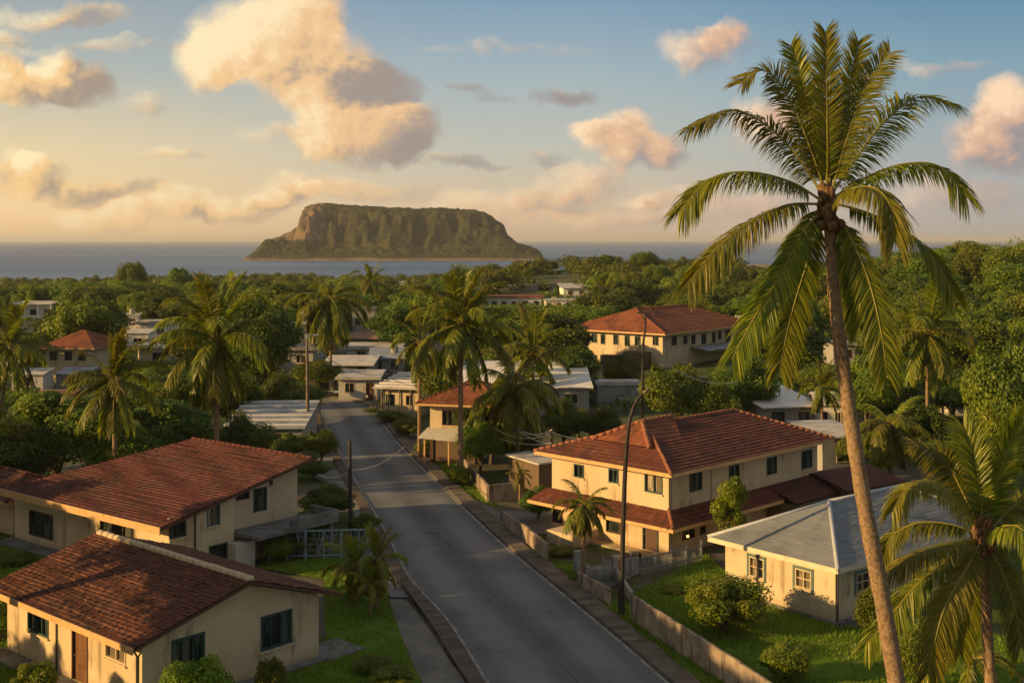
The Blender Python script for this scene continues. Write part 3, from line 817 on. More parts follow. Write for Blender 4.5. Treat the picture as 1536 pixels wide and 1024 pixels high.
def window(root, face, sgn, rect, frame=TEAL, glass=GLASS, cols=2, rows=1, fw=0.07, sill=True, shutters=None, surround=None, label=None, name='window', bars=0.045, d=0.10, panel=None):
    a0, z0, a1, z1 = rect
    mb = MB()
    fbox(mb, face, sgn, a0, a0 + fw, -d, 0.035, z0, z1); fbox(mb, face, sgn, a1 - fw, a1, -d, 0.035, z0, z1)
    fbox(mb, face, sgn, a0 + fw, a1 - fw, -d, 0.035, z1 - fw, z1); fbox(mb, face, sgn, a0 + fw, a1 - fw, -d, 0.035, z0, z0 + fw)
    for k in range(1, cols):
        c = a0 + (a1 - a0) * k / cols
        fbox(mb, face, sgn, c - bars / 2, c + bars / 2, -d, -0.01, z0 + fw, z1 - fw)
    for k in range(1, rows):
        c = z0 + (z1 - z0) * k / rows
        fbox(mb, face, sgn, a0 + fw, a1 - fw, -d + .01, -0.02, c - bars / 2, c + bars / 2)
    w = mb.obj(name, frame, root)
    if label: w['label'] = label
    g = MB(); fbox(g, face, sgn, a0 + 0.01, a1 - 0.01, -d - 0.05, -d - 0.02, z0 + 0.01, z1 - 0.01)
    g.obj('pane', glass, w)
    if sill:
        s_ = MB(); fbox(s_, face, sgn, a0 - 0.06, a1 + 0.06, -0.02, 0.10, z0 - 0.09, z0 - 0.003)
        s_.obj('sill', FRAME_C if sill is True else sill, w)
    if shutters:
        sw = (a1 - a0) * 0.42
        for (b0, b1) in ((a0 - sw - 0.01, a0 - 0.01), (a1 + 0.01, a1 + sw + 0.01)):
            m_ = MB(); fbox(m_, face, sgn, b0, b1, 0.004, 0.05, z0 - 0.03, z1 + 0.03)
            k = int((z1 - z0) / 0.09)
            for q in range(k):
                zz = z0 + 0.02 + (z1 - z0 - 0.04) * q / k
                fbox(m_, face, sgn, b0 + 0.04, b1 - 0.04, 0.05, 0.065, zz, zz + 0.05)
            m_.obj('shutter', shutters, w)
    if surround:
        m_ = MB(); t = 0.14
        fbox(m_, face, sgn, a0 - t, a0 - .004, 0.003, 0.05, z0 - t, z1 + t); fbox(m_, face, sgn, a1 + .004, a1 + t, 0.003, 0.05, z0 - t, z1 + t)
        fbox(m_, face, sgn, a0 - .004, a1 + .004, 0.003, 0.05, z1 + .004, z1 + t); fbox(m_, face, sgn, a0 - .004, a1 + .004, 0.003, 0.05, z0 - t, z0 - .004)
        m_.obj('surround', surround, w)
    return w

def door(root, face, sgn, rect, m=WOOD, frame=FRAME_W, open_=False):
    a0, z0, a1, z1 = rect
    mb = MB(); t = 0.07
    fbox(mb, face, sgn, a0 + t, a1 - t, -0.14, -0.09, z0, z1 - t)
    n = 3
    for k in range(n):
        h = (z1 - z0 - t) / n
        fbox(mb, face, sgn, a0 + t + .12, a1 - t - .12, -0.09, -0.07, z0 + k * h + 0.1, z0 + (k + 1) * h - 0.08)
    dd = mb.obj('door', m, root)
    f_ = MB()
    fbox(f_, face, sgn, a0, a0 + t, -0.15, 0.03, z0, z1); fbox(f_, face, sgn, a1 - t, a1, -0.15, 0.03, z0, z1); fbox(f_, face, sgn, a0 + t, a1 - t, -0.15, 0.03, z1 - t, z1)
    f_.obj('door_frame', frame, dd)
    k_ = MB(); p = fpt(face, sgn, a1 - t - 0.09, -0.05, z0 + (z1 - z0) * .47); k_.ball(p, 0.035); k_.obj('handle', STEEL, dd)
    return dd

def tile_plane(mb, A, B, C, D, tw=0.3, th=0.4, ac=0.06, aw=0.02, jit=0.012, off=0.0, seed=0, wob=0.0):
    """Real courses of tiles on the plane A,B (eave) C,D (ridge)."""
    A, B, C, D = [np.array(tuple(p), float) for p in (A, B, C, D)]
    e = (B - A) / np.linalg.norm(B - A)
    mid = (C + D) / 2 - A; sv = mid - e * mid.dot(e); L = np.linalg.norm(sv); s_ = sv / L
    n = np.cross(e, s_)
    if n[2] < 0: n = -n
    nc = max(1, int(round(L / th))); thh = L / nc
    du = tw / 6 if aw > 0 else tw
    rs = np.random.RandomState(seed)
    umin = min(0, (D - A).dot(e)); umax = max((B - A).dot(e), (C - A).dot(e))
    us = np.arange(umin - du, umax + du, du); K = len(us)
    rows = []; uvs = []
    for c in range(nc):
        tilej = np.repeat(rs.uniform(-jit, jit, K // (6 if aw > 0 else 1) + 2), 6 if aw > 0 else 1)[:K]
        wv = wob * np.sin(us * 0.9 + c * .7 + rs.uniform(0, .6)) + rs.uniform(-wob, wob) * .6
        for fr, hgt in ((0.0, 1.0), (0.5, 0.55), (0.97, 0.04)):
            y = (c + fr) * thh; t = min(max(y / L, 0), 1)
            ul = (D - A).dot(e) * t; ur = (B - A).dot(e) + ((C - A).dot(e) - (B - A).dot(e)) * t
            uu = np.clip(us, ul, ur)
            hh = off + ac * hgt + aw * np.abs(np.sin(us / tw * math.pi)) + tilej
            yy = np.clip(y + (wv if 0 < c else 0), 0, L)
            rows.append(A[None] + e[None] * uu[:, None] + s_[None] * (yy * np.ones(K))[:, None] + n[None] * hh[:, None])
            uvs.append(np.stack([us, np.full(K, (c + min(fr, 0.9)) * th + 0.001), np.full(K, seed)], -1))
    V = np.stack(rows); U = np.stack(uvs); nr = len(rows)
    i = np.arange(nr - 1)[:, None]; j = np.arange(K - 1)[None, :]
    Q = np.stack([i * K + j, i * K + j + 1, (i + 1) * K + j + 1, (i + 1) * K + j], -1).reshape(-1, 4)
    w = V.reshape(-1, 3)[Q]
    ok = np.linalg.norm(w[:, 0] - w[:, 2], axis=1) > 1e-3
    ok &= (np.linalg.norm(w[:, 0] - w[:, 1], axis=1) + np.linalg.norm(w[:, 3] - w[:, 2], axis=1)) > 1e-3
    mb.add(V.reshape(-1, 3), Q[ok], tuv=U.reshape(-1, 3))

def ridge_line(mb, a, b, r=0.13, step=0.42, seed=0):
    """Overlapping half-round ridge tiles from a to b."""
    a = Vector(a); b = Vector(b); L = (b - a).length; n = max(1, int(L / step)); t = (b - a) / n
    rs = random.Random(seed)
    for k in range(n):
        p = a + t * k; q = a + t * (k + 1.08)
        j = Vector((rs.uniform(-.012, .012), rs.uniform(-.012, .012), rs.uniform(-.01, .012)))
        mb.tube([tuple(p + j), tuple(q + j)], [r * 1.06, r * .92], 8)

def solid(mb, x0, x1, y0, y1, z0, z1):
    """Back walls and floor plate of a house, without the two faces seen in front."""
    mb.add([(x1, y0, z0), (x1, y1, z0), (x1, y1, z1), (x1, y0, z1)], [(0, 1, 2, 3)])
    mb.add([(x0, y1, z0), (x1, y1, z0), (x1, y1, z1), (x0, y1, z1)], [(3, 2, 1, 0)])

def hip_roof(h, x0, x1, y0, y1, ze, zr, rx0, rx1, mat, fas, rmat, tw=.3, th=.42, ac=.06, aw=.02, t=0.2, seed=0, rr=.13, wob=0.02, ridge_axis='x', smooth_ridge=False):
    ym = (y0 + y1) / 2; xm = (x0 + x1) / 2
    a, b, c, d = (x0, y0, ze), (x1, y0, ze), (x1, y1, ze), (x0, y1, ze)
    if ridge_axis == 'x': r0, r1 = (rx0, ym, zr), (rx1, ym, zr)
    else: r0, r1 = (xm, rx0, zr), (xm, rx1, zr)
    mb = MB()
    if ridge_axis == 'x':
        pl = [(a, b, r1, r0), (c, d, r0, r1), (d, a, r0, r0), (b, c, r1, r1)]
    else:
        pl = [(d, a, r0, r1), (b, c, r1, r0), (a, b, r0, r0), (c, d, r1, r1)]
    for k, q in enumerate(pl): tile_plane(mb, *q, tw, th, ac, aw, .01, 0.0, seed + k, wob)
    roof = mb.obj('roof', mat, h.root)
    f_ = MB()
    for q in pl:
        pts = [q[0], q[1], q[2]] if q[2] == q[3] else list(q)
        f_.add([(p[0], p[1], p[2] - 0.01) for p in pts], [tuple(range(len(pts)))])
    P = [a, b, c, d]
    for k in range(4):
        p, q = P[k], P[(k + 1) % 4]
        f_.add([(p[0], p[1], p[2] - t), (q[0], q[1], q[2] - t), (q[0], q[1], q[2] + 0.02), (p[0], p[1], p[2] + .02)], [(0, 1, 2, 3)])
    f_.add([(p[0], p[1], p[2] - t) for p in P], [(3, 2, 1, 0)])
    f_.obj('fascia', fas, h.root)
    rb = MB()
    lift = lambda p: (p[0], p[1], p[2] + ac * .7)
    if ridge_axis == 'x': lines = [(r0, r1), (a, r0), (d, r0), (b, r1), (c, r1)]
    else: lines = [(r0, r1), (a, r0), (b, r0), (c, r1), (d, r1)]
    for k, (p, q) in enumerate(lines):
        if (Vector(p) - Vector(q)).length > .2:
            if smooth_ridge: rb.tube([lift(p), tuple((Vector(p) + Vector(q)) / 2 + Vector((0, 0, ac * .7 - .015))), lift(q)], [rr, rr * .96, rr], 10)
            else: ridge_line(rb, lift(p), lift(q), rr, .42, k)
    rb.obj('ridge_cap', rmat, roof, smooth=True)
    return roof

# ---- 1. small gabled cottage, lower left
K1 = at(213, 1072, 48.9); K1.z = 0
E1 = gp(478, 985)
dr = (E1 - K1).normalized()
h = House('cottage', 'small cream cottage with brown gabled tile roof, pale mortared ridge and a brown door', 'house', K1, dr)
W = h.wx(478); Lf = h.wy(11); zt = 2.85; zr = 4.18; xm = W * 0.55
slL = (zr - zt) / xm; slR = (zr - zt) / (W - xm)
FX = ('x', 0.0); FY = ('y', 0.0)
hf = [h.pxrect(FX, 42, 913, 73, 950), h.pxrect(FX, 158, 955, 189, 991)]
drc = h.pxrect(FX, 108, 935, 132, 1012); drc = (drc[0], 0.12, drc[2], 2.32)
hr = [h.pxrect(FY, 257, 953, 307, 1004), h.pxrect(FY, 391, 918, 438, 970)]
mb = MB()
wall_face(mb, FX, -1, 0, Lf, -0.1, zt, hf + [drc])
topf = lambda a: zt + (slL * a if a < xm else slR * (W - a))
wall_face(mb, FY, -1, 0, W, -0.1, zt, hr, top=topf)
wall_face(mb, ('y', Lf), 1, 0, W, -0.1, zt, top=topf)
wall_face(mb, ('x', W), 1, 0, Lf, -0.1, zt)
mb.obj('wall', CREAM, h.root)
window(h.root, FX, -1, hf[0], TEAL, GLASS, 3)
window(h.root, FX, -1, hf[1], FRAME_C, GLASS2, 2, 1, label='sunlit window with cream frame')
window(h.root, FY, -1, hr[0], TEAL, GLASS, 3, fw=.1, panel=True)
window(h.root, FY, -1, hr[1], TEAL, GLASS, 3, fw=.1)
door(h.root, FX, -1, drc)
ox, oy = 0.72, 0.55
ze = zt - slL * ox + 0.24; zeR = zt - slR * 0.95 + 0.24; zR = zr + 0.24
a = (-ox, -oy, ze); d = (-ox, Lf + oy + .3, ze); r0 = (xm, -oy, zR); r1 = (xm, Lf + oy + .3, zR); b = (W + .95, -oy, zeR); c = (W + .95, Lf + oy + .3, zeR)
mb = MB(); tile_plane(mb, d, a, r0, r1, .20, .22, .042, .018, .024, 0, 3, .045); tile_plane(mb, b, c, r1, r0, .20, .22, .042, .018, .024, 0, 4, .045)
roof = mb.obj('roof', TILE_A, h.root)
mb = MB(); lo = lambda p, k=0.015: (p[0], p[1], p[2] - k)
mb.slab([lo(d), lo(a), lo(r0), lo(r1)], 0.13); mb.slab([lo(r0), lo(b), lo(c), lo(r1)], 0.13)
mb.obj('roof_deck', FRAME_W, roof)
mb = MB(); mb.box(-ox - .05, -ox - .002, -oy, Lf + oy + .3, ze - .22, ze + .05); mb.obj('fascia', FASCIA, h.root)
mb = MB(); ridge_line(mb, (xm, -oy + .1, zR + .05), (xm, Lf + oy, zR + .05), .17, .52, 2); mb.obj('ridge_cap', RIDGE_A, roof, smooth=True)
mb = MB(); mb.tube([(-.06, .28, 0), (-.06, .28, 2.3), (-.3, .2, 2.62), (-.60, .1, 2.68)], .045, 8); mb.obj('downpipe', PIPE, h.root)
yy_ = h.wy(86); mb = MB(); mb.tube([(-.05, yy_, 0), (-.05, yy_, 2.75)], .035, 8); mb.obj('downpipe', PIPE, h.root)
mb = MB(); mb.box(-1.0, -.05, -.4, Lf + .3, -.1, .1); mb.box(-.05, W + .9, -.55, -.03, -.1, .07); mb.box(W + .02, W + 2.2, -.75, 1.4, -.1, .05); mb.obj('plinth', CONCG, h.root)

# ---- 2. large low-pitched house with balcony, left
P22 = gp(22, 808)
d1 = Vector((-.78, .62, 0)).normalized(); dr2 = Vector((.62, .78, 0)).normalized()
L2 = 16.2
C2 = P22 - d1 * L2; C2.z = 0
h = House('bungalow', 'wide cream house with low dark red tile roof and a raised concrete balcony', 'house', C2, dr2)
L2 = h.wy(22); zt = 3.25; W1 = h.wx(351); W2 = 9.7; sl = 0.205
top2 = lambda a: zt + sl * a
hf = [h.pxrect(FX, 44, 768, 80, 806), h.pxrect(FX, 150, 778, 201, 822)]
hr = [h.pxrect(FY, 254, 775, 279, 806), h.pxrect(FY, 310, 755, 330, 788), h.pxrect(FY, 313, 818, 341, 850)]
hr[2] = (hr[2][0], .5, hr[2][2], 1.55)
IN = 0.45
FY2 = ('y', IN)
h2 = [h.pxrect(FY2, 354, 734, 374, 749), h.pxrect(FY2, 380, 731, 400, 766), h.pxrect(FY2, 404, 716, 409, 728)]
mb = MB()
wall_face(mb, FX, -1, 0, L2, -.1, zt, hf)
wall_face(mb, FY, -1, 0, W1, -.1, zt, [r_ for r_ in hr if r_[3] < zt], top=top2)
mb2 = MB()
# right wall as full-height panels so that tall windows can reach above the eave line
mbw = MB()
def gable_wall(mbx, face, sgn, a0, a1, z0, topfn, holes):
    us = sorted({a0, a1, *[q for r_ in holes for q in (r_[0], r_[2])]})
    for k in range(len(us) - 1):
        p, q = us[k], us[k + 1]; m_ = (p + q) / 2
        hs = sorted([r_ for r_ in holes if r_[0] < m_ < r_[2]], key=lambda r_: r_[1])
        zlo = z0
        for r_ in hs:
            mbx.add([fpt(face, sgn, p, 0, zlo), fpt(face, sgn, q, 0, zlo), fpt(face, sgn, q, 0, r_[1]), fpt(face, sgn, p, 0, r_[1])], [(0, 1, 2, 3)]); zlo = r_[3]
        mbx.add([fpt(face, sgn, p, 0, zlo), fpt(face, sgn, q, 0, zlo), fpt(face, sgn, q, 0, topfn(q)), fpt(face, sgn, p, 0, topfn(p))], [(0, 1, 2, 3)])
    for (b0, y0, b1, y1) in holes:
        c_ = [(b0, y0), (b1, y0), (b1, y1), (b0, y1)]
        for q in range(4):
            p, r_ = c_[q], c_[(q + 1) % 4]
            mbx.add([fpt(face, sgn, p[0], 0, p[1]), fpt(face, sgn, r_[0], 0, r_[1]), fpt(face, sgn, r_[0], -.16, r_[1]), fpt(face, sgn, p[0], -.16, p[1])], [(0, 1, 2, 3)])
mb = MB()
wall_face(mb, FX, -1, 0, L2, -.1, zt, hf)
gable_wall(mb, FY, -1, 0, W1, -.1, top2, hr)
gable_wall(mb, FY2, -1, W1, W2, -.1, top2, h2)
mb.add([(W1, 0, -.1), (W1, IN, -.1), (W1, IN, top2(W1)), (W1, 0, top2(W1))], [(0, 1, 2, 3)])
mb.add([(W2, IN, -.1), (W2, L2 - 4, -.1), (W2, L2 - 4, 5.2), (W2, IN, 5.2)], [(0, 1, 2, 3)])
mb.add([(0, L2, -.1), (W2, L2 - 4, -.1), (W2, L2 - 4, 5.2), (0, L2, zt)], [(0, 1, 2, 3)])
mb.obj('wall', CREAM2, h.root)
window(h.root, FX, -1, hf[0], FRAME_W, GLASS, 1, sill=False)
window(h.root, FX, -1, hf[1], FRAME_W, GLASS, 3, sill=False)
window(h.root, FY, -1, hr[0], TEAL, GLASS, 2); window(h.root, FY, -1, hr[1], TEAL2, GLASS2, 2); window(h.root, FY, -1, hr[2], TEAL, GLASS, 2)
window(h.root, FY2, -1, h2[0], FRAME_W, GLASS, 1, sill=False); window(h.root, FY2, -1, h2[1], TEAL, GLASS, 1, sill=False); window(h.root, FY2, -1, h2[2], TEAL, GLASS, 1, sill=False)
ea = h.hit(('x', -.8), 25, V0)[0]
a = (-.98, -.5, zt - sl * .95 + .24); d = (-.98, L2 + .05, zt - sl * .95 + .24); zR = zt + sl * 10.0 + .25
r0 = (10.1, -.5, zR); r1 = (10.1, L2 - 4.8, zR)
mb = MB(); tile_plane(mb, d, a, r0, r1, .26, .30, .055, .014, .012, 0, 9, .035)
b = (10.7, -.5, zR - .2); c = (10.7, L2 - 4.8, zR - .2)
tile_plane(mb, b, c, r1, r0, .26, .30, .055, .014, .012, 0, 10, .035)
roof = mb.obj('roof', TILE_B, h.root)
mb = MB(); mb.slab([lo(d), lo(a), lo(r0), lo(r1)], .16); mb.slab([lo(r0), lo(b), lo(c), lo(r1)], .16); mb.obj('roof_deck', FRAME_W, roof)
mb = MB(); mb.box(-1.05, -.982, -.55, L2 + .1, a[2] - .34, a[2] + .07); mb.obj('fascia', FASCIA, h.root)
mb = MB(); ridge_line(mb, (10.1, -.5, zR + .04), (10.1, L2 - 4.8, zR + .04), .12, .5, 3); mb.obj('ridge_cap', TILE_B, roof, smooth=True)
xx = h.wx(292); mb = MB(); mb.tube([(xx, -.06, 0), (xx, -.06, top2(xx) - .05)], .05, 8); mb.obj('downpipe', PIPE, h.root)
# balcony slab, solid parapet and its post
zb = 2.0; x0b = W1 + .05; x1b = W2 + 1.2; yo = -2.0
mb = MB(); mb.slab([(x0b, IN - .01, zb), (x0b + .1, yo, zb), (x1b, yo, zb), (x1b, IN - .01, zb)], .22); bal = mb.obj('balcony', CONCG, h.root)
mb = MB(); mb.box(x0b + 2.6, x1b, yo + .02, yo + .14, zb + .004, zb + .5); mb.box(x1b - .14, x1b - .01, yo + .145, IN - .02, zb + .004, zb + .5); mb.obj('parapet', CONCG, bal)
mb = MB(); mb.box(x1b - .5, x1b - .28, yo + .2, yo + .42, -.1, zb - .22); mb.obj('post', CONCG, bal)
mb = MB(); mb.box(W1 - .5, W1 + .9, -.8, -.02, -.1, 1.5); mb.obj('porch_block', WHITEW, h.root)
mb = MB(); mb.box(-1.2, -.05, -.3, L2 + .2, -.1, .12); mb.obj('plinth', CONCG, h.root)

# lower wing of a neighbour at the left edge, behind the bungalow
Pn = h.M @ Vector((.6, L2 + 1.2, 0)); Pn.z = 0
h = House('outbuilding', 'low brown tiled outbuilding roof cut by the left edge, beside the wide cream house', 'house', Pn, dr2)
mb = MB(); wall_face(mb, FX, -1, 0, 7, -.1, 2.2); wall_face(mb, FY, -1, 0, 4, -.1, 2.2); solid(mb, 0, 4, 0, 7, -.1, 2.2); mb.obj('wall', CREAM2, h.root)
hip_roof(h, -.9, 4.6, -.7, 7.7, 2.3, 3.45, 1.6, 6, TILE_A, FASCIA, TILE_A, ridge_axis='y', seed=40)

# ---- 3. two-storey house with skirt roof, right of the road
P3 = gp(1003, 833.5)
dr3 = Vector((.707, .707, 0))
h = House('villa', 'two storey cream villa with red hip roof and a tiled skirt roof between floors', 'house', P3, dr3)
L3 = h.wy(828); W3 = h.wx(1226); z1 = 2.35; z2 = 4.95
lowf = [h.pxrect(FX, 829, 760, 844, 784), h.pxrect(FX, 909, 777, 931, 799), h.pxrect(FX, 964, 790, 988, 831)]
lowf[2] = (lowf[2][0], .08, lowf[2][2], 2.1)
upf = [h.pxrect(FX, 861, 696, 876, 716), h.pxrect(FX, 913, 703, 928, 724), h.pxrect(FX, 967, 710, 994, 739)]
upr = [h.pxrect(FY, 1034, 708, 1053, 736), h.pxrect(FY, 1093, 697, 1109, 722), h.pxrect(FY, 1150, 685, 1165, 711), h.pxrect(FY, 1202, 675, 1218, 702)]
lowr = [h.pxrect(FY, 1023, 793, 1042, 808), h.pxrect(FY, 1050, 788, 1058, 801)]
mb = MB()
wall_face(mb, FX, -1, 0, L3, -.1, z1, lowf); wall_face(mb, FY, -1, 0, W3, -.1, z1, lowr)
wall_face(mb, FX, -1, 0, L3, z1, z2, upf); wall_face(mb, FY, -1, 0, W3, z1, z2, upr)
solid(mb, 0, W3, 0, L3, -.1, z2)
mb.obj('wall', CREAM, h.root)
for k, r_ in enumerate(upf): window(h.root, FX, -1, r_, TEAL, GLASS if k < 2 else GLASS2, 2, label=('sunlit window with brown curtains' if k == 2 else None))
for r_ in upr: window(h.root, FY, -1, r_, TEAL, GLASS, 2, sill=False)
for r_ in lowf[:2]: window(h.root, FX, -1, r_, FRAME_W, GLASS, 1)
for r_ in lowr: window(h.root, FY, -1, r_, FRAME_W, GLASS, 1, sill=False)
door(h.root, FX, -1, lowf[2], FRAME_W, TEAL)
ze = 5.12; ov = .85
hip_roof(h, -ov, W3 + ov, -ov, L3 + ov, ze, 6.95, 3.9, W3 - 3.2, TILE_C, FASCIA, RIDGE_C, .30, .36, .055, .02, .2, 60, .12, .035)
# raised gablet at the road end of the ridge
ym = L3 / 2; gz = 7.05
mb = MB()
ga, gb, gr = (1.3, ym - 2.35, 6.0), (1.3, ym + 2.35, 6.0), (3.4, ym, 7.16)
tile_plane(mb, gb, ga, gr, gr, .30, .42, .05, .02, .01, 0.05, 66, .02)
gr2 = (6.6, ym, 7.18)
tile_plane(mb, ga, (4.2, ym - 2.6, 5.98), gr2, gr, .30, .42, .05, .02, .01, .05, 67, .02)
tile_plane(mb, (4.2, ym + 2.6, 5.98), gb, gr, gr2, .30, .42, .05, .02, .01, .05, 68, .02)
g_ = mb.obj('roof_gablet', TILE_D, h.root)
mb = MB(); ridge_line(mb, (1.2, ym - 2.4, 6.08), (3.4, ym, 7.26), .15, .45, 1); ridge_line(mb, (1.2, ym + 2.4, 6.08), (3.4, ym, 7.26), .15, .45, 2); ridge_line(mb, (3.4, ym, 7.26), (6.6, ym, 7.26), .15, .45, 3); mb.obj('ridge_cap', RIDGE_C, g_, smooth=True)
# skirt roof
so = 1.35; zs0 = 1.98; zs1 = 2.72
mb = MB()
A0, B0, D0 = (-so, -so, zs0), (W3 * .62, -so, zs0), (-so, L3 + .9, zs0)
tile_plane(mb, D0, A0, (-.02, -.02, zs1), (-.02, L3 + .3, zs1), .28, .34, .06, .03, .012, 0, 71, .015)
tile_plane(mb, A0, B0, (W3 * .62, -.02, zs1), (-.02, -.02, zs1), .28, .34, .06, .03, .012, 0, 72, .015)
sk = mb.obj('skirt_roof', TILE_C, h.root)
mb = MB(); tile_plane(mb, (W3 * .62, -so - 1.0, zs0 - .15), (W3 + 1.2, -so - 1.0, zs0 - .15), (W3 + 1.2, -.02, zs1), (W3 * .62, -.02, zs1), .28, .34, .05, .03, .01, 0, 73, .015)
o_ = mb.obj('porch_roof', TILE_B, h.root); o_['label'] = 'darker lower roof along the far end of the side wall'
mb = MB()
mb.box(-so - .05, -so - .002, -so - .05, L3 + .9, zs0 - .16, zs0 + .05); mb.box(-so, W3 * .62, -so - .05, -so - .002, zs0 - .16, zs0 + .05)
mb.slab([(-so, -so, zs0 - .06), (W3 * .62, -so, zs0 - .06), (W3 * .62, -.03, zs0 - .06), (-.03, -.03, zs0 - .06)], .05)
mb.slab([(-so, -so, zs0 - .062), (-.03, -.03, zs0 - .062), (-.03, L3, zs0 - .062), (-so, L3 + .9, zs0 - .062)], .05)
mb.obj('fascia', FASCIA, sk)
mb = MB(); ridge_line(mb, (-so + .05, -so + .05, zs0 + .1), (-.1, -.1, zs1 + .08), .12, .42, 5); mb.obj('ridge_cap', RIDGE_C, sk, smooth=True)
mb = MB(); mb.box(W3 * .62, W3 + 1.0, -so - .9, -.05, -.1, 1.75); mb.obj('side_porch', BROWNW, h.root)
mb = MB(); mb.tube([(.12, -.06, 0.0), (.12, -.06, 4.9)], .05, 8); mb.obj('downpipe', PIPE, h.root)
xx = h.wx(1067); mb = MB(); mb.tube([(xx, -.05, 2.7), (xx, -.05, 4.95)], .04, 8); mb.obj('downpipe', FRAME_C, h.root)
zb = h.pxrect(FY, 1026, 798, 1034, 805); lp = MB(); lx = h.wx(1029)
lp.box(lx - .10, lx + .10, -.16, -.02, 1.0, 1.12); wl = lp.obj('wall_lamp', PIPE, h.root)
lp = MB(); lp.ball((lx, -.13, .92), .085); lp.obj('bulb', LAMPM, wl, smooth=True)
mb = MB(); y0 = h.wy(862); mb.box(-2.6, -.05, h.wy(900), h.wy(862), -.1, .75); mb.box(-.9, -.04, -.8, L3, -.1, .05); mb.obj('porch', CREAM2, h.root)

# ---- 4. grey-roofed bungalow, right
P4 = gp(1253, 933.5)
dr4 = Vector((.776, .63, 0)).normalized()
h = House('grey_roofed_house', 'single storey cream house with grey shingle hip roof and teal shutters on the right lawn', 'house', P4, dr4)
L4 = h.wy(1088); W4 = 15.0; zt = 2.72
hf = [h.pxrect(FX, 1124, 836, 1146, 866), h.pxrect(FX, 1193, 854, 1217, 882)]
hr = [h.pxrect(FY, 1284, 858, 1305, 886), (7.0, .95, 8.4, 2.15)]
mb = MB(); wall_face(mb, FX, -1, 0, L4, -.1, zt, hf); wall_face(mb, FY, -1, 0, W4, -.1, zt, hr); solid(mb, 0, W4, 0, L4, -.1, zt); mb.obj('wall', CREAM2, h.root)
for r_ in hf: window(h.root, FX, -1, r_, FRAME_C, GLASS2, 2, 2, .06, True, None, TEAL2)
for r_ in hr: window(h.root, FY, -1, r_, FRAME_C, GLASS, 2, 2, .06, True, None, TEAL2)
hip_roof(h, -.7, W4 + .7, -.65, L4 + .65, 2.9, 4.85, 4.35, W4 - 4.0, SHINGLE, FASCIA_W, RIDGE_G, .9, .16, .008, 0, .24, 80, .11, 0.0, smooth_ridge=True)
bpy.data.objects[h.root.name]
mb = MB(); mb.tube([(.12, -.05, 0), (.12, -.05, 2.5)], .045, 8); mb.obj('downpipe', PIPE, h.root)
mb = MB(); mb.box(-.25, -.01, -.25, L4, -.1, .06); mb.box(0, W4, -.25, -.01, -.1, .06); mb.obj('plinth', CONCG, h.root)

# ---- 5. little red-roofed house at the roadside
P5 = gp(645, 692)
dr5 = Vector((.97, -.24, 0)).normalized()
h = House('roadside_house', 'small cream house with red hip roof and open wooden lower floor by the bend', 'house', (P5.x, P5.y, 0), dr5)
W5 = h.wx(712); L5 = 6.5; zA = 2.75; zB = 4.9
hr = [h.pxrect(FY, 663, 615, 690, 638), h.pxrect(FY, 694, 615, 711, 627)]
hf = [(1.2, 3.3, 2.4, 4.5)]
mb = MB(); wall_face(mb, FX, -1, 0, L5, zA, zB, hf); wall_face(mb, FY, -1, 0, W5, zA, zB, hr); solid(mb, 0, W5, 0, L5, -.1, zB)
mb.slab([(0, 0, zA), (W5, 0, zA), (W5, L5, zA), (0, L5, zA)], .15); mb.obj('wall', CREAM2, h.root)
window(h.root, FX, -1, hf[0], TEAL, GLASS, 2)
window(h.root, FY, -1, hr[0], FRAME_W, GLASS, 3); window(h.root, FY, -1, hr[1], FRAME_W, GLASS, 1, sill=False)
hip_roof(h, -1.0, W5 + 2.6, -.9, L5 + 1.2, 5.05, 6.6, 2.6, W5 - .6, TILE_D, FASCIA, TILE_D, .3, .4, .05, .02, .16, 90, .1, .01)
mb = MB(); mb.box(.05, W5, .35, .5, -.1, 2.6); mb.box(.35, .5, .5, L5, -.1, 2.6); mb.obj('lower_wall', BROWNW, h.root)
mb = MB()
for k in range(7): mb.box(-.04 + .0, .06, .15 + k * .42, .15 + k * .42 + .1, -.05, 2.55)
mb.obj('slat_screen', WOOD, h.root)
for p in ((-.02, -1.45), (W5 * .55, -1.7)): MB().box(p[0] - .06, p[0] + .06, p[1] - .06, p[1] + .06, -.1, 2.3).obj('awning_post', FASCIA, h.root)
mb = MB(); mb.slab([(-.5, -1.75, 2.35), (W5 * .75, -1.95, 2.2), (W5 * .8, -.02, 2.95), (-.2, -.02, 2.95)], .09); mb.obj('awning', TINW, h.root)
mb = MB(); mb.box(W5, W5 + 2.2, .4, L5, 2.7, 4.8); mb.obj('side_room', FRAME_W, h.root)

# ---- 6. the long two-storey building in the middle distance
P6 = gp(994, 553)
dr6 = Vector((.62, .785, 0)).normalized()
h = House('institution_building', 'long two storey cream building with orange red hip roof and rows of dark windows', 'building', P6, dr6)
L6 = h.wy(866); W6 = 26.0; zo = h.P.z
zt = h.hit(FX, 994, 501)[1]
z2 = zt
hf = [h.pxrect(FX, a0, v0, a1, v1) for a0, v0, a1, v1 in ((887, 500, 896, 514), (901, 501, 908, 516), (920, 502, 928, 517), (937, 503, 945, 519), (952, 504, 961, 519), (979, 505, 988, 518))]
hr = [h.pxrect(FY, a0, v0, a1, v1) for a0, v0, a1, v1 in ((1007, 504, 1015, 518), (1025, 503, 1031, 516), (1037, 502, 1043, 516), (1052, 500, 1059, 516), (1068, 498, 1073, 514), (1077, 496, 1082, 509), (1088, 495, 1095, 512))]
hr = [r_ for r_ in hr if r_[2] < W6]
zl = h.hit(FX, 994, 532)[1]
lf = [(r_[0], zl - 1.9, r_[2], zl - .7) for r_ in hf[::2]]
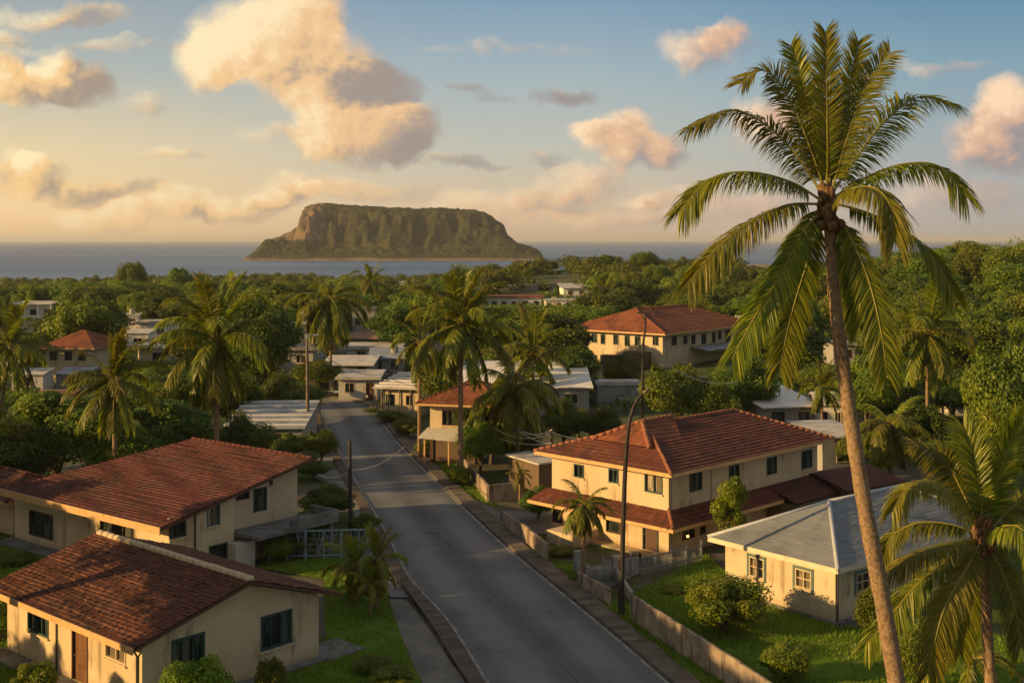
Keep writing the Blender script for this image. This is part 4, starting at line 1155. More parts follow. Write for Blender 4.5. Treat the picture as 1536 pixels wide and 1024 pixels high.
mb = MB(); wall_face(mb, FX, -1, 0, L6, -1.5, zt, hf + lf); wall_face(mb, FY, -1, 0, W6, -1.5, zt, hr); solid(mb, 0, W6, 0, L6, -1.5, zt); mb.obj('wall', CREAM2, h.root)
for r_ in hf + lf: window(h.root, FX, -1, r_, TEAL, GLASS, 2, 1, .09, FRAME_C)
for r_ in hr: window(h.root, FY, -1, r_, TEAL, GLASS, 2, 1, .09, FRAME_C)
hip_roof(h, -1.2, W6 + 1.2, -1.2, L6 + 1.6, zt + .12, zt + 3.1, 5.0, W6 - 6.0, TILE_D, FASCIA, TILE_D, .4, .5, .06, .03, .22, 120, .16, .02)
mb = MB(); ym = L6 / 2
ga, gb, gr, gr2 = (1.6, ym - 3.6, zt + 1.45), (1.6, ym + 3.6, zt + 1.45), (5.0, ym, zt + 3.4), (8, ym, zt + 3.4)
tile_plane(mb, gb, ga, gr, gr, .4, .5, .05, .03, .01, .06, 131); tile_plane(mb, ga, (5, ym - 4.3, zt + 1.4), gr2, gr, .4, .5, .05, .03, .01, .06, 132); tile_plane(mb, (5, ym + 4.3, zt + 1.4), gb, gr, gr2, .4, .5, .05, .03, .01, .06, 133)
mb.obj('roof_gablet', TILE_D, h.root)
mb = MB(); mb.box(-2.2, -.05, 2.0, 5.5, 0, 2.4); mb.box(-1.6, -.05, 8, 10, 0, 1.6); mb.obj('lean_to', BROWNW, h.root)
mb = MB(); mb.slab([(8, -3.2, 2.3), (21, -3.2, 2.2), (21, -.05, 2.75), (8, -.05, 2.75)], .1); mb.obj('side_canopy', TIN, h.root)
# ------------------------------------------------------------------ garden walls and fences
def wall_run(name, label, cat, px, h0, h1, m, t=0.14, panel=1.3, cap=None, seed=0, jag=0.03):
    """Upright slabs standing on the ground along photograph pixels px."""
    root = thing(name, label, cat, tuple(g0(*px[0])))
    o = g0(*px[0]); rs = random.Random(seed)
    P = [g0(u, v) - o for u, v in px]
    pan = MB(); total = sum((P[i + 1] - P[i]).length for i in range(len(P) - 1)); done = 0
    for i in range(len(P) - 1):
        a, b = P[i], P[i + 1]; L = (b - a).length; n = max(1, int(round(L / panel)))
        T = (b - a) / L; nn = Vector((-T.y, T.x, 0)) * (t / 2)
        for k in range(n):
            p = a + T * (L * k / n + .006); q = a + T * (L * (k + 1) / n - .006)
            hh0 = h0 + (h1 - h0) * (done + L * k / n) / total + rs.uniform(-jag, jag); hh1 = h0 + (h1 - h0) * (done + L * (k + 1) / n) / total + rs.uniform(-jag, jag)
            s = nn * rs.uniform(.9, 1.1)
            v = [p - s, q - s, q + s, p + s]
            pan.add([(w.x, w.y, -.2) for w in v] + [(v[0].x, v[0].y, hh0), (v[1].x, v[1].y, hh1), (v[2].x, v[2].y, hh1), (v[3].x, v[3].y, hh0)],
                    [(0, 3, 2, 1), (4, 5, 6, 7), (0, 1, 5, 4), (1, 2, 6, 5), (2, 3, 7, 6), (3, 0, 4, 7)])
        done += L
    pan.obj('panel', m, root)
    return root
wall_run('garden_wall', 'long weathered concrete garden wall beside the right verge, below the rounded shrub', 'wall', [(948, 928), (985, 953), (1030, 983), (1085, 1020), (1140, 1058), (1250, 1140)], 1.25, 1.25, CONC, seed=1)
wall_run('garden_wall', 'short brown board wall by the road, between the lamp post and the driveway', 'wall', [(868, 878), (915, 905)], .75, .8, CONC, seed=2)
wall_run('garden_wall', 'tan board wall rising along the verge in front of the villa', 'wall', [(752, 786), (788, 812), (822, 842)], 0.95, 1.05, CONC, seed=3)
wall_run('garden_wall', 'pale concrete wall turning a corner beside the shaded driveway, up the road', 'wall', [(697, 706), (714, 729), (732, 752), (786, 747)], 1.0, 1.25, CONC, seed=4, jag=.015)
# picket fence before the villa
o = g0(868, 868); root = thing('picket_fence', 'grey picket fence across the front garden of the villa', 'fence', tuple(o))
pts = [g0(u, v) - o for u, v in ((905, 868), (960, 862), (1052, 842))]
po = MB(); rl = MB(); rs = random.Random(6)
for i in range(2):
    a, b = pts[i], pts[i + 1]; n = int((b - a).length / .17)
    for k in range(n):
        p = a.lerp(b, k / n); hh = .95 + rs.uniform(-.05, .05)
        po.box(p.x - .035, p.x + .035, p.y - .012, p.y + .012, 0, hh)
    for z in (.3, .95): rl.bar(a + Vector((0, .03, z)), b + Vector((0, .03, z)), .05, .08)
    for k in range(0, 5):
        p = a.lerp(b, k / 4); rl.box(p.x - .05, p.x + .05, p.y + .02, p.y + .12, -.1, 1.25)
po.obj('picket', STEEL, root); rl.obj('rail', STEEL, root)
# low grey masonry in the same yard
o = g0(868, 862); root = thing('yard_wall', 'low grey masonry wall and gate piers by the villa driveway', 'wall', tuple(o))
mb = MB()
for (u0, v0, u1, v1, hh) in ((866, 858, 885, 872, .9), (885, 872, 925, 868, .8), (925, 868, 948, 905, .7)):
    a, b = g0(u0, v0) - o, g0(u1, v1) - o; mb.bar(a + Vector((0, 0, hh / 2 - .1)), b + Vector((0, 0, hh / 2 - .1)), .18, hh)
mb.obj('masonry', GREYW, root)
mb = MB()
for (u, v, hh) in ((866, 857, 1.2), (925, 867, 1.3)):
    p = g0(u, v) - o; mb.box(p.x - .2, p.x + .2, p.y - .2, p.y + .2, -.1, hh)
mb.obj('pier', GREYW, root)
# ornamental grille fence at the left of the road
a = g0(404, 840); b = g0(566, 836)
root = thing('grille_fence', 'pale blue iron grille fence with a lattice of crossed bars, beside the palm shrub', 'fence', tuple(a))
b = b - a; n = 6; L = b.length
fr = MB(); lat = MB(); rs = random.Random(3)
for k in range(n + 1):
    p = b * (k / n); w = .07 if k % 2 == 0 else .04
    fr.box(p.x - w, p.x + w, p.y - w, p.y + w, -.2, 1.72)
fr.bar(Vector((0, 0, 1.7)), b + Vector((0, 0, 1.7)), .1, .09); fr.bar(Vector((0, 0, .22)), b + Vector((0, 0, .22)), .06, .06)
for k in range(n):
    p0_, p1_ = b * (k / n), b * ((k + 1) / n)
    for q in range(7):
        s0, s1 = rs.random(), rs.random(); zz = [(.25, 1.65), (1.65, .25)][q % 2]
        lat.bar(p0_.lerp(p1_, s0) + Vector((0, 0, zz[0])), p0_.lerp(p1_, min(1, max(0, s0 + rs.uniform(-.6, .6)))) + Vector((0, 0, zz[1])), .03, .03)
    for q in range(3):
        zz = .5 + q * .4; lat.bar(p0_ + Vector((0, 0, zz)), p1_ + Vector((0, 0, zz + rs.uniform(-.2, .2))), .025, .025)
fr.obj('fence_frame', BLUEIRON, root); lat.obj('lattice', BLUEIRON, root)
# dark pipe rail along the concrete path
rp = [g0(u, v) for u, v in ((602, 868), (608, 884), (628, 912), (652, 946), (676, 985), (702, 1024), (780, 1140))]
c_ = cr(rp, 40); c_[:, 2] += .16
root = thing('pipe_rail', 'thin dark pipe running along the kerb beside the concrete path', 'pipe', tuple(c_[0]))
MB().tube(c_ - c_[0], .05, 8).obj('pipe', PIPE, root)
mb = MB()
for k in range(0, 40, 4): mb.box(c_[k][0] - c_[0][0] - .05, c_[k][0] - c_[0][0] + .05, c_[k][1] - c_[0][1] - .05, c_[k][1] - c_[0][1] + .05, -.3, 0)
mb.obj('bracket', PIPE, root)
# guard rail at the bend
o = g0(440, 600); root = thing('guard_rail', 'grey guard rail around the far bend of the road', 'guard rail', tuple(o))
pts = cr([g0(u, v) - o for u, v in ((405, 592.0), (440, 592.5), (480, 594), (515, 595.5), (540, 598.5), (552, 603))], 30)
mb = MB(); ps = MB()
for k in range(29):
    mb.bar(pts[k] + np.array([0, 0, .62]), pts[k + 1] + np.array([0, 0, .62]), .06, .32)
for k in range(0, 30, 3): ps.box(pts[k][0] - .06, pts[k][0] + .06, pts[k][1] + .04, pts[k][1] + .16, -.1, .8)
mb.obj('rail', STEEL, root); ps.obj('rail_post', STEEL, root)

# ------------------------------------------------------------------ poles, lamps and wires
def pole(name, label, cat, p, top, r0, r1, m, lean=(0, 0)):
    root = thing(name, label, cat, tuple(p))
    n = 8; t = np.linspace(0, 1, n)
    MB().tube(np.stack([lean[0] * t, lean[1] * t, -.3 + (top + .3) * t], -1), r0 + (r1 - r0) * t, 10).obj('pole', m, root, smooth=True)
    return root
pA = gp(462, 668); hA = H - (500 - V0) / F * pA.y
tA = pole('street_lamp', 'tall weathered street lamp with a short arm, by the tin roof left of the road', 'street lamp', pA, hA, .19, .12, POLEL, (-.1, 0))
mb = MB(); mb.bar((-.1, 0, hA - .25), (.85, 0, hA - .12), .07, .07); mb.obj('arm', STEEL, tA)
mb = MB(); mb.box(.45, 1.0, -.12, .12, hA - .2, hA - .06); mb.box(-.28, .05, -.16, .16, hA - .55, hA - .05); mb.obj('lamp_head', STEEL, tA)
pB = gp(526, 800); hB = H - (661 - V0) / F * pB.y
tB = pole('utility_pole', 'short dark wooden utility pole at the left road edge, carrying a pale wire', 'pole', pB, hB, .14, .11, POLEM, (-.06, 0))
MB().box(-.22, .12, -.05, .05, hB - .55, hB - .45).obj('bracket', POLEM, tB)
pC = gp(966, 640); pC = upon(962, 98); hC = H - (468 - V0) / F * pC.y - pC.z
tC = pole('utility_pole', 'tall thin utility pole behind the villa roof, its crooked top bent aside', 'pole', pC, hC - 2.6, .15, .10, POLEM, (.15, 0))
mb = MB(); mb.tube([(.15, 0, hC - 2.7), (.22, 0, hC - 1.9), (.36, 0, hC - 1.2), (.30, 0, hC - .5), (.34, 0, hC)], [.10, .09, .08, .08, .07], 8); mb.obj('pole_top', POLEM, tC, smooth=True)
MB().box(-.35, .75, -.06, .06, hC - .12, hC - .02).obj('crossarm', POLEM, tC)
# tall curved lamp post
pD = gp(932, 919); kD = pD.y / F
root = thing('street_lamp', 'tall curved street lamp post on the right verge in front of the villa', 'street lamp', tuple(pD))
cp = [(932, 924), (933, 860), (935, 780), (938, 700), (943, 640), (951, 610), (959, 596), (966, 588)]
pt = cr([Vector(((u - 932) * kD, 0, (919 - v) * kD)) for u, v in cp], 40)
MB().tube(pt, np.linspace(.15, .07, 40), 12).obj('pole', POLEM, root, smooth=True)
e = pt[-1]; mb = MB(); mb.tube([e - np.array([.06, 0, .05]), e + np.array([.28, 0, .14])], [.10, .07], 10); mb.obj('lamp_head', POLEL, root, smooth=True)
mb = MB(); mb.box(-.16, .16, -.16, .16, -.05, 1.1); mb.obj('base_casing', POLEM, root)
MB().box(-.14, -.10, -.09, .09, 2.2, 2.7).obj('plate', POLEM, root)
pE = gp(467, 604); hE = 2.6
tE = pole('garden_lamp', 'small lantern on a post, catching the light at the top of the road', 'street lamp', pE, hE - .7, .06, .05, POLEM)
mb = MB(); mb.box(-.38, .38, -.35, .35, hE - .68, hE - .2); mb.obj('lantern', FASCIA, tE)
mb = MB(); mb.slab([(-.5, -.45, hE - .05), (.5, -.45, hE - .05), (.5, .45, hE - .05), (-.5, .45, hE - .05)], .12); mb.obj('lantern_cap', FRAME_W, tE)
pG = gp(480, 631); tG = pole('sign_post', 'low post with a small pale board at the left edge of the bend', 'sign', pG, 2.0, .05, .05, POLEL)
MB().box(.03, .62, -.03, .03, 1.7, 1.92).obj('board', FASCIA, tG)
for (u, v, top, lb, m) in ((776, 722, 640, 'dark pole among the trees between the roadside house and the villa', POLEM), (828, 690, 640, 'thin pale pole carrying wires, left of the villa roof', POLEL),
                           (1107, 612, 566, 'bare pale post in front of the green trees behind the villa', POLEL), (583, 605, 555, 'thin dark post beside the hut at the bend', POLEM),
                           (427, 555, 500, 'distant pole beside the beige houses left of the tall street lamp', POLEL), (1188, 610, 520, 'thin post behind the drooping fronds of the tallest palm', POLEL), (502, 560, 512, 'thin dark post among the grey yards beyond the bend', POLEM)):
    p = gp(u, v); hh = H - (top - V0) / F * p.y - p.z
    t_ = pole('utility_pole', lb, 'pole', p, hh, .12, .09, m)
    MB().box(-.4, .4, -.05, .05, hh - .35, hh - .25).obj('crossarm', m, t_)
def wire(label, a, b, sag, r=.036, n=24):
    t = np.linspace(0, 1, n)[:, None]; a = np.array(tuple(a)); b = np.array(tuple(b))
    P = a + (b - a) * t; P[:, 2] -= sag * 4 * (t[:, 0] - t[:, 0] ** 2)
    o = MB().tube(P - a, r, 6).obj('overhead_wire', WIREM); o.location = a
    tag(o, label, 'wire')
wire('pale wire slung from the short pole across the road', pB + Vector((-.05, 0, hB - 1.9)), at(606, 670, 108) , 0.5, .035)
wire('grey wire running left from the short pole over the yard', pB + Vector((-.05, 0, hB - 2.0)), at(478, 712, 84), 0.3)
wire('upper wire sagging between the trees towards the villa roof', at(716, 622, 100), at(826, 650, 95), 1.0, .03)
wire('lower wire sagging between the trees towards the villa roof', at(712, 640, 100), at(828, 664, 95), .6, .03)
wire('topmost wire between the dark pole and the pale pole left of the villa', at(776, 642, 97), at(828, 644, 95), .45)
wire('wire running right from the tall thin pole behind the villa roof', at(968, 520, 98), at(1107, 572, 120), 1.2)
wire('wire from the tall street lamp to the dark post by the hut', at(461, 512, 113), at(583, 560, 140), 1.2)
wire('thin wire from the pale pole to the villa eave', at(828, 648, 95), at(955, 632, 97), .9)
wire('thin wire from the pale pole into the palms', at(828, 655, 95), at(745, 612, 104), .7)
wire('long slack wire from the dark pole towards the villa', at(776, 645, 97), at(905, 650, 96), 1.1)

# ------------------------------------------------------------------ smaller buildings of the town
def hut(name, label, cat, u0, u1, vb, hgt, depth, rot=0.0, roof='flat', wm=WHITEW, rm=TINW, wins=2, over=.35, parts=(), Y=None, rise=.8, doorx=None):
    """A small building whose front spans photograph columns u0..u1 at its base row vb."""
    um = (u0 + u1) / 2
    p = gp(um, vb) if Y is None else upon(um, Y)
    w = (u1 - u0) / F * p.y / max(.5, math.cos(rot))
    root = thing(name, label, cat, tuple(p), rot)
    rs = random.Random(int(u0 * 7 + vb))
    x0, x1 = -w / 2, w / 2
    f = ('y', 0.0); holes = []
    if wins:
        ww = min(1.5, w / wins * .5); step = w / wins
        for k in range(wins):
            c = x0 + step * (k + .5) + rs.uniform(-.1, .1) * step
            zb = hgt * .38 if hgt < 4 else hgt * .62
            holes.append((c - ww / 2, zb, c + ww / 2, min(zb + 1.2, hgt - .2)))
    dh = None
    if doorx is not None: dh = (x0 + w * doorx - .45, 0.02, x0 + w * doorx + .45, min(2.1, hgt - .3)); holes = [q for q in holes if q[2] < dh[0] - .1 or q[0] > dh[2] + .1]
    mb = MB(); wall_face(mb, f, -1, x0, x1, -1.2, hgt, holes + ([dh] if dh else []))
    sh = []
    wall_face(mb, ('x', x0), -1, 0, depth, -1.2, hgt, sh); wall_face(mb, ('x', x1), 1, 0, depth, -1.2, hgt); wall_face(mb, ('y', depth), 1, x0, x1, -1.2, hgt)
    mb.obj('wall', wm, root)
    for q in holes: window(root, f, -1, q, rs.choice([TEAL, FRAME_W, FRAME_C]), GLASS, 2, 1, .07, False)
    if dh: door(root, f, -1, dh, rs.choice([WOOD, TEAL2]))
    o = over; mb = MB()
    if roof == 'flat':
        mb.slab([(x0 - o, -o, hgt + .22), (x1 + o, -o, hgt + .22), (x1 + o, depth + o, hgt + .22 + .1), (x0 - o, depth + o, hgt + .32)], .20)
        if rs.random() < .25: mb.box(x0 + w * .2, x0 + w * .2 + 1.1, depth * .4, depth * .4 + .9, hgt + .3, hgt + .9)
        mb.box(x0 - o, x1 + o, -o, -o + .12, hgt + .221, hgt + .22 + rs.uniform(.1, .4))
    elif roof == 'mono':
        mb.slab([(x0 - o, -o, hgt + .12), (x1 + o, -o, hgt + .12), (x1 + o, depth + o, hgt + rise), (x0 - o, depth + o, hgt + rise)], .12)
    elif roof == 'gable':
        m_ = depth / 2
        mb.slab([(x0 - o, -o, hgt - .02), (x1 + o, -o, hgt - .02), (x1 + o, m_, hgt + rise), (x0 - o, m_, hgt + rise)], .13)
        mb.slab([(x0 - o, m_ + .001, hgt + rise), (x1 + o, m_ + .001, hgt + rise), (x1 + o, depth + o, hgt - .02), (x0 - o, depth + o, hgt - .02)], .13)
        for xx in (x0 + .01, x1 - .01): mb.add([(xx, 0, hgt - .02), (xx, depth, hgt - .02), (xx, m_, hgt + rise - .13)], [(0, 1, 2)])
    elif roof == 'hip':
        m_ = depth / 2; r_ = min(w / 2, m_)
        A, B, C, D = (x0 - o, -o, hgt), (x1 + o, -o, hgt), (x1 + o, depth + o, hgt), (x0 - o, depth + o, hgt)
        e0, e1 = (x0 + r_ * .9, m_, hgt + rise), (x1 - r_ * .9, m_, hgt + rise)
        for kk, q in enumerate(((A, B, e1, e0), (C, D, e0, e1), (D, A, e0, e0), (B, C, e1, e1))): tile_plane(mb, *q, .35, .5, .05, .02, .01, 0, kk)
        MB().slab([(p_[0], p_[1], p_[2] - .02) for p_ in (A, B, C, D)], .16).obj('fascia', FASCIA, root)
    mb.obj('roof', rm, root)
    if 'columns' in parts:
        mb = MB()
        for k in range(4):
            xx = x0 + w * k / 3; mb.box(xx - .12, xx + .12, -1.6, -1.36, -1, hgt)
        mb.obj('column', wm, root)
        mb = MB(); mb.box(x0 - .2, x1 + .2, -1.7, -.02, hgt * .5 - .1, hgt * .5 + .1); mb.box(x0 - .2, x1 + .2, -1.7, -1.6, hgt * .5 + .1, hgt * .5 + .8); mb.slab([(x0 - .3, -1.8, hgt + .21), (x1 + .3, -1.8, hgt + .21), (x1 + .3, -.4, hgt + .21), (x0 - .3, -.4, hgt + .21)], .18); mb.obj('balcony', wm, root)
    if 'posts' in parts:
        mb = MB()
        for k in range(7):
            xx = x0 - .5 + rs.uniform(-.05, .05); yy = -.4 + k * (depth / 6); mb.tube([(xx, yy, -.5), (xx + rs.uniform(-.1, .1), yy, hgt)], .06, 6)
        for k in range(4):
            xx = x0 - .4 + k * (w / 3.2); mb.tube([(xx, -.8, -.5), (xx, -.75, hgt)], .07, 6)
        mb.obj('post', WOODG, root)
    if 'ribs' in parts:
        mb = MB()
        for k in range(6):
            yy = -o + (depth + 2 * o) * (k + .5) / 6; zz = hgt + .12 + (rise - .12) * (yy + o) / (depth + 2 * o)
            mb.box(x0 - o, x1 + o, yy - .16, yy + .16, zz + .004, zz + .12)
        mb.obj('roof_rib', WHITER, root)
    if 'tank' in parts:
        mb = MB(); mb.tube([(x0 + w * .7, depth * .5, hgt + .3), (x0 + w * .7, depth * .5, hgt + 1.4)], .55, 12); mb.obj('water_tank', GREYW, root)
    return root

hut('white_house', 'white two storey house with a columned balcony among the trees near the left edge', 'house', 22, 78, 499, 6.2, 8, .1, 'flat', WHITEB, TINW, 3, .5, ('columns',))
hut('red_roofed_house', 'cream house with a low red hip roof and wide dark windows, by the left palms', 'house', 66, 138, 572, 4.6, 9, -.12, 'hip', CREAM2, TILE_D, 3, .8, rise=2.0)
hut('shed', 'white flat shed in front of the low red hip roof at the left', 'shed', 18, 64, 590, 2.3, 4, .05, 'mono', WHITEW, TINW, 1, .2, rise=.5)
hut('shed', 'pale grey lean-to with a low sheet roof under the red-roofed house', 'shed', 84, 128, 583, 1.8, 4, 0, 'mono', GREYW, TIN, 1, .3, rise=.6)
hut('yard_block', 'long dark red low block below the red-roofed house', 'shed', 60, 112, 604, 1.0, 2.2, .08, 'flat', BROWNW, TINR, 0, .1)
hut('yard_block', 'low pale concrete tank block by the side street at the left', 'shed', 70, 116, 628, 1.0, 2.5, .1, 'flat', WHITEW, TINW, 0, .1)
hut('white_block_house', 'white flat roofed block house in a gap of the trees, with a water tank', 'house', 171, 205, 508, 4.4, 7, .2, 'flat', WHITEB, TINW, 2, .3, ('tank',))
hut('white_block_house', 'low white house with a wide pale roof edge beside the white block house', 'house', 203, 252, 511, 3.4, 7, -.05, 'flat', WHITEB, TINW, 2, .7)
hut('white_block_house', 'small white annex with one dark window below the two white houses', 'house', 190, 222, 528, 3.2, 4, 0, 'mono', WHITEB, TINW, 1, .3, rise=.6)
hut('cream_hut', 'little cream hut with a sagging pale roof beside the brown wall', 'hut', 212, 254, 552, 3.0, 5, .35, 'mono', CREAM2, TINW, 1, .5, rise=.5)
hut('brown_shed', 'brown boarded shed standing between the white houses and the feathery palm', 'shed', 228, 284, 533, 2.6, 3, .05, 'mono', BROWNW, TINR, 0, .2, rise=.4)
hut('beige_house', 'beige flat roofed house left of the tall street lamp', 'house', 416, 456, 533, 5.2, 6, .1, 'flat', CREAM2, TINW, 2, .4)
hut('beige_house', 'dim beige house with a broad roof slab lower down the slope behind the street lamp', 'house', 408, 470, 556, 3.0, 6, -.1, 'flat', GREYW, CONCG, 2, .6)
hut('beige_house', 'beige house half hidden behind the feathery palm', 'house', 430, 470, 520, 4.0, 6, 0, 'mono', CREAM2, TINR, 1, .4)
hut('block_tower', 'narrow pale block with dark openings standing above the grey yards', 'building', 528, 562, 524, 7.0, 5, .05, 'flat', GREYW, CONCG, 2, .2)
hut('block_tower', 'square pier like block between dark trees above the grey yards', 'building', 546, 560, 497, 6.0, 4, .0, 'flat', CREAM2, CONCG, 1, .2)
hut('grey_yard_house', 'grey flat roofed house across the end of the road, right of the lantern', 'house', 508, 566, 601, 2.5, 8, .03, 'flat', WHITEW, TINW, 2, .4, doorx=.8)
hut('grey_yard_house', 'low grey house with a cluttered roof, second row beyond the bend', 'house', 488, 556, 572, 2.3, 10, -.06, 'gable', GREYW, TINW, 2, .5)
hut('grey_yard_house', 'grey concrete house at the right of the cluttered yards', 'house', 556, 606, 565, 2.5, 9, .08, 'mono', GREYW, TIN, 2, .4, ('tank',))
hut('grey_yard_house', 'pale grey house with a wide slab roof, third row beyond the bend', 'house', 520, 598, 546, 2.3, 9, .02, 'flat', WHITEW, TINW, 2, .5)
hut('grey_yard_house', 'dim grey house deepest among the yards below the pale block', 'house', 505, 580, 530, 2.6, 8, -.04, 'gable', GREYW, TINR, 2, .6)
hut('grey_shed', 'small grey shed behind the guard rail, left of the lantern', 'shed', 470, 500, 594, 1.9, 3, .0, 'mono', GREYW, TIN, 1, .3, rise=.4)
hut('post_hut', 'ramshackle hut with a layered tin roof on rough posts at the bend', 'hut', 574, 628, 624, 3.0, 7, -.25, 'mono', CREAM2, TINW, 2, .9, ('posts', 'ribs'), rise=.9)
hut('white_frame_house', 'white framed upper house with an open gallery beside the round-headed palm', 'house', 632, 668, 535, 6.0, 7, -.1, 'flat', WHITEB, TINW, 3, .4, ('columns',))
hut('long_white_roof_hall', 'long grey hall with a broad white sheet roof behind the red-roofed roadside house', 'hall', 676, 884, 622, 2.9, 9, .03, 'mono', GREYW, WHITER, 4, .4, rise=2.1)
hut('tin_roof_shed', 'open shed with a ribbed blue grey tin roof left of the street lamp', 'shed', 338, 452, 690, 2.6, 12, .05, 'mono', GREYW, TIN, 2, .3, ('ribs',), Y=106, rise=.9)
hut('grey_container', 'low grey container with a pale curved lid, behind the villa to the left', 'container', 896, 962, 607, 2.2, 4, .05, 'flat', GREYW, TINW, 0, .15)
hut('brown_shed', 'pale topped brown shed against the left wall of the villa', 'shed', 808, 838, 735, 2.2, 3.5, .7, 'mono', BROWNW, TINW, 0, .2, rise=.3, Y=92)
hut('grey_annex', 'grey annex with one dark window behind the right end of the villa', 'house', 1232, 1300, 716, 3.2, 6, .2, 'mono', GREYW, TINW, 1, .3, rise=.5)
hut('white_roof_house', 'house with a broad pale sheet roof behind the villa ridge', 'house', 1146, 1228, 650, 2.6, 9, .25, 'mono', GREYW, WHITER, 2, .5, rise=1.2)
hut('white_roof_house', 'small whitish house beyond the villa, right of the pale sheet roof', 'house', 1228, 1268, 655, 3.2, 6, -.1, 'gable', WHITEW, TINW, 2, .3)
hut('low_red_roof_house', 'low dark red roof between the villa and the grey shingle roof', 'house', 1262, 1352, 770, 2.2, 5, .6, 'gable', BROWNW, TILE_B, 0, .5, Y=84, rise=.7)
hut('small_white_house', 'small whitish house under the dark trees at the right', 'house', 1422, 1462, 622, 3.0, 6, .0, 'gable', WHITEW, TIN, 2, .4)
hut('white_post_house', 'low grey house glimpsed behind the tallest palm trunk', 'house', 1250, 1282, 548, 3.0, 6, .0, 'flat', GREYW, TIN, 2, .4)
hut('white_post_house', 'pale house glimpsed under the lowest frond of the tallest palm', 'house', 1100, 1138, 528, 4.0, 6, .0, 'flat', WHITEB, TINW, 2, .4, Y=215)
hut('far_white_house', 'white terraced house in the far wood below the island', 'house', 572, 618, 436, 3.4, 10, .05, 'flat', WHITEB, TINW, 4, .6)
hut('far_white_house', 'tiny white gabled house on the wooded slope right of the island', 'house', 818, 840, 424, 3.0, 6, .2, 'gable', WHITEB, TINW, 1, .4)
hut('far_white_house', 'long pale building with an orange roof edge among the far trees', 'building', 732, 812, 466, 3.6, 8, .03, 'flat', WHITEB, TILE_D, 5, .8)
hut('far_white_house', 'row of low white boxes right of the long orange-edged building', 'building', 818, 874, 466, 2.6, 8, .03, 'flat', WHITEB, TINW, 4, .3)
hut('far_white_house', 'pale sheet roof on the slope above the low white boxes', 'house', 845, 882, 448, 3.0, 8, .1, 'mono', WHITEB, TINW, 2, .6, rise=1.2)
hut('far_white_house', 'narrow white house left of the terraced house in the far wood', 'house', 524, 540, 440, 5.0, 6, .05, 'flat', WHITEB, TINW, 1, .4)
hut('far_white_house', 'long low white building by the pale shore on the right', 'building', 1128, 1160, 396, 4.0, 9, .0, 'flat', WHITEB, TINW, 4, .4, Y=660)
# ------------------------------------------------------------------ palms
def frond_mesh(mb, pts, leaf=1.0, n=60, width=.05, droop=1.5, rout=(0, -1, 0), seed=0, r0=.045, start=.14, seg=3, fwd=(1.12, .6), mi_leaf=0, mi_r=1, vee=.25, upw=None):
    """Rachis tube plus two rows of drooping leaflets along the curve pts."""
    rs = np.random.RandomState(seed)
    C = cr([Vector(tuple(p)) for p in pts], 40)
    mb.tube(C, np.linspace(r0, r0 * .22, 40), 5, mi_r, cap=False)
    sl = np.concatenate([[0], np.cumsum(np.linalg.norm(np.diff(C, axis=0), axis=1))]); Ltot = sl[-1]
    T = np.gradient(C, axis=0); T /= np.linalg.norm(T, axis=1)[:, None]
    t = np.repeat(np.linspace(start, 0.995, n), 2); sd = np.tile([1.0, -1.0], n)
    t = np.clip(t + rs.uniform(-.5, .5, 2 * n) / n * .8, start * .9, .998)
    P = np.stack([np.interp(t * Ltot, sl, C[:, k]) for k in range(3)], -1)
    D = np.stack([np.interp(t * Ltot, sl, T[:, k]) for k in range(3)], -1); D /= np.linalg.norm(D, axis=1)[:, None]
    tz2 = (D[:, 2:3] ** 2)
    ref = np.array([[0, 0, 1.0]]) * (1 - tz2) + np.array([rout]) * tz2 * (1 if upw is None else upw)
    ref = ref - D * (ref * D).sum(1, keepdims=True); ref /= np.linalg.norm(ref, axis=1)[:, None] + 1e-6
    S = np.cross(D, ref) * sd[:, None]
    u = (t - start) / (1 - start)
    ln = leaf * (0.42 + .58 * np.sin(np.clip(u * 1.25 + .12, 0, 1) * math.pi * .5)) * (1 - .30 * np.clip((u - .65) / .35, 0, 1) ** 2) * rs.uniform(.82, 1.1, 2 * n)
    an = fwd[0] + (fwd[1] - fwd[0]) * u + rs.uniform(-.12, .12, 2 * n)
    d = D * np.cos(an)[:, None] + S * np.sin(an)[:, None] + ref * (vee + rs.uniform(-.12, .12, 2 * n))[:, None]
    d /= np.linalg.norm(d, axis=1)[:, None]
    dr_ = droop * 1.25 * rs.uniform(.6, 1.4, 2 * n)
    prof = {3: [.55, 1.0, .7, .06], 2: [.7, 1.0, .08], 4: [.5, 1.0, .9, .55, .05]}[seg]
    W = np.cross(d, ref); W = D - d * (D * d).sum(1, keepdims=True); W /= np.linalg.norm(W, axis=1)[:, None] + 1e-6
    tw = rs.uniform(-.7, .7, 2 * n)[:, None]; Bn = np.cross(d, W); W = W * np.cos(tw) + Bn * np.sin(tw)
    q = P.copy(); rows = []
    for k in range(seg + 1):
        hw = width * .5 * prof[k]
        rows += [q - W * hw, q + W * hw]
        g_ = d + np.array([[0, 0, -1.0]]) * (dr_ * (k + .6) / seg)[:, None]
        g_ /= np.linalg.norm(g_, axis=1)[:, None]
        q = q + g_ * (ln / seg)[:, None]
    V = np.stack(rows, 1)          # (2n, 2(seg+1), 3)
    m = 2 * (seg + 1); base = (np.arange(2 * n) * m)[:, None]
    fs = np.concatenate([base + np.array([[2 * k, 2 * k + 1, 2 * k + 3, 2 * k + 2]]) for k in range(seg)])
    rn = np.repeat(rs.uniform(0, 1, 2 * n) * .75 + .25 * u, m)
    mb.add(V.reshape(-1, 3), fs, mi_leaf, rnd=rn)

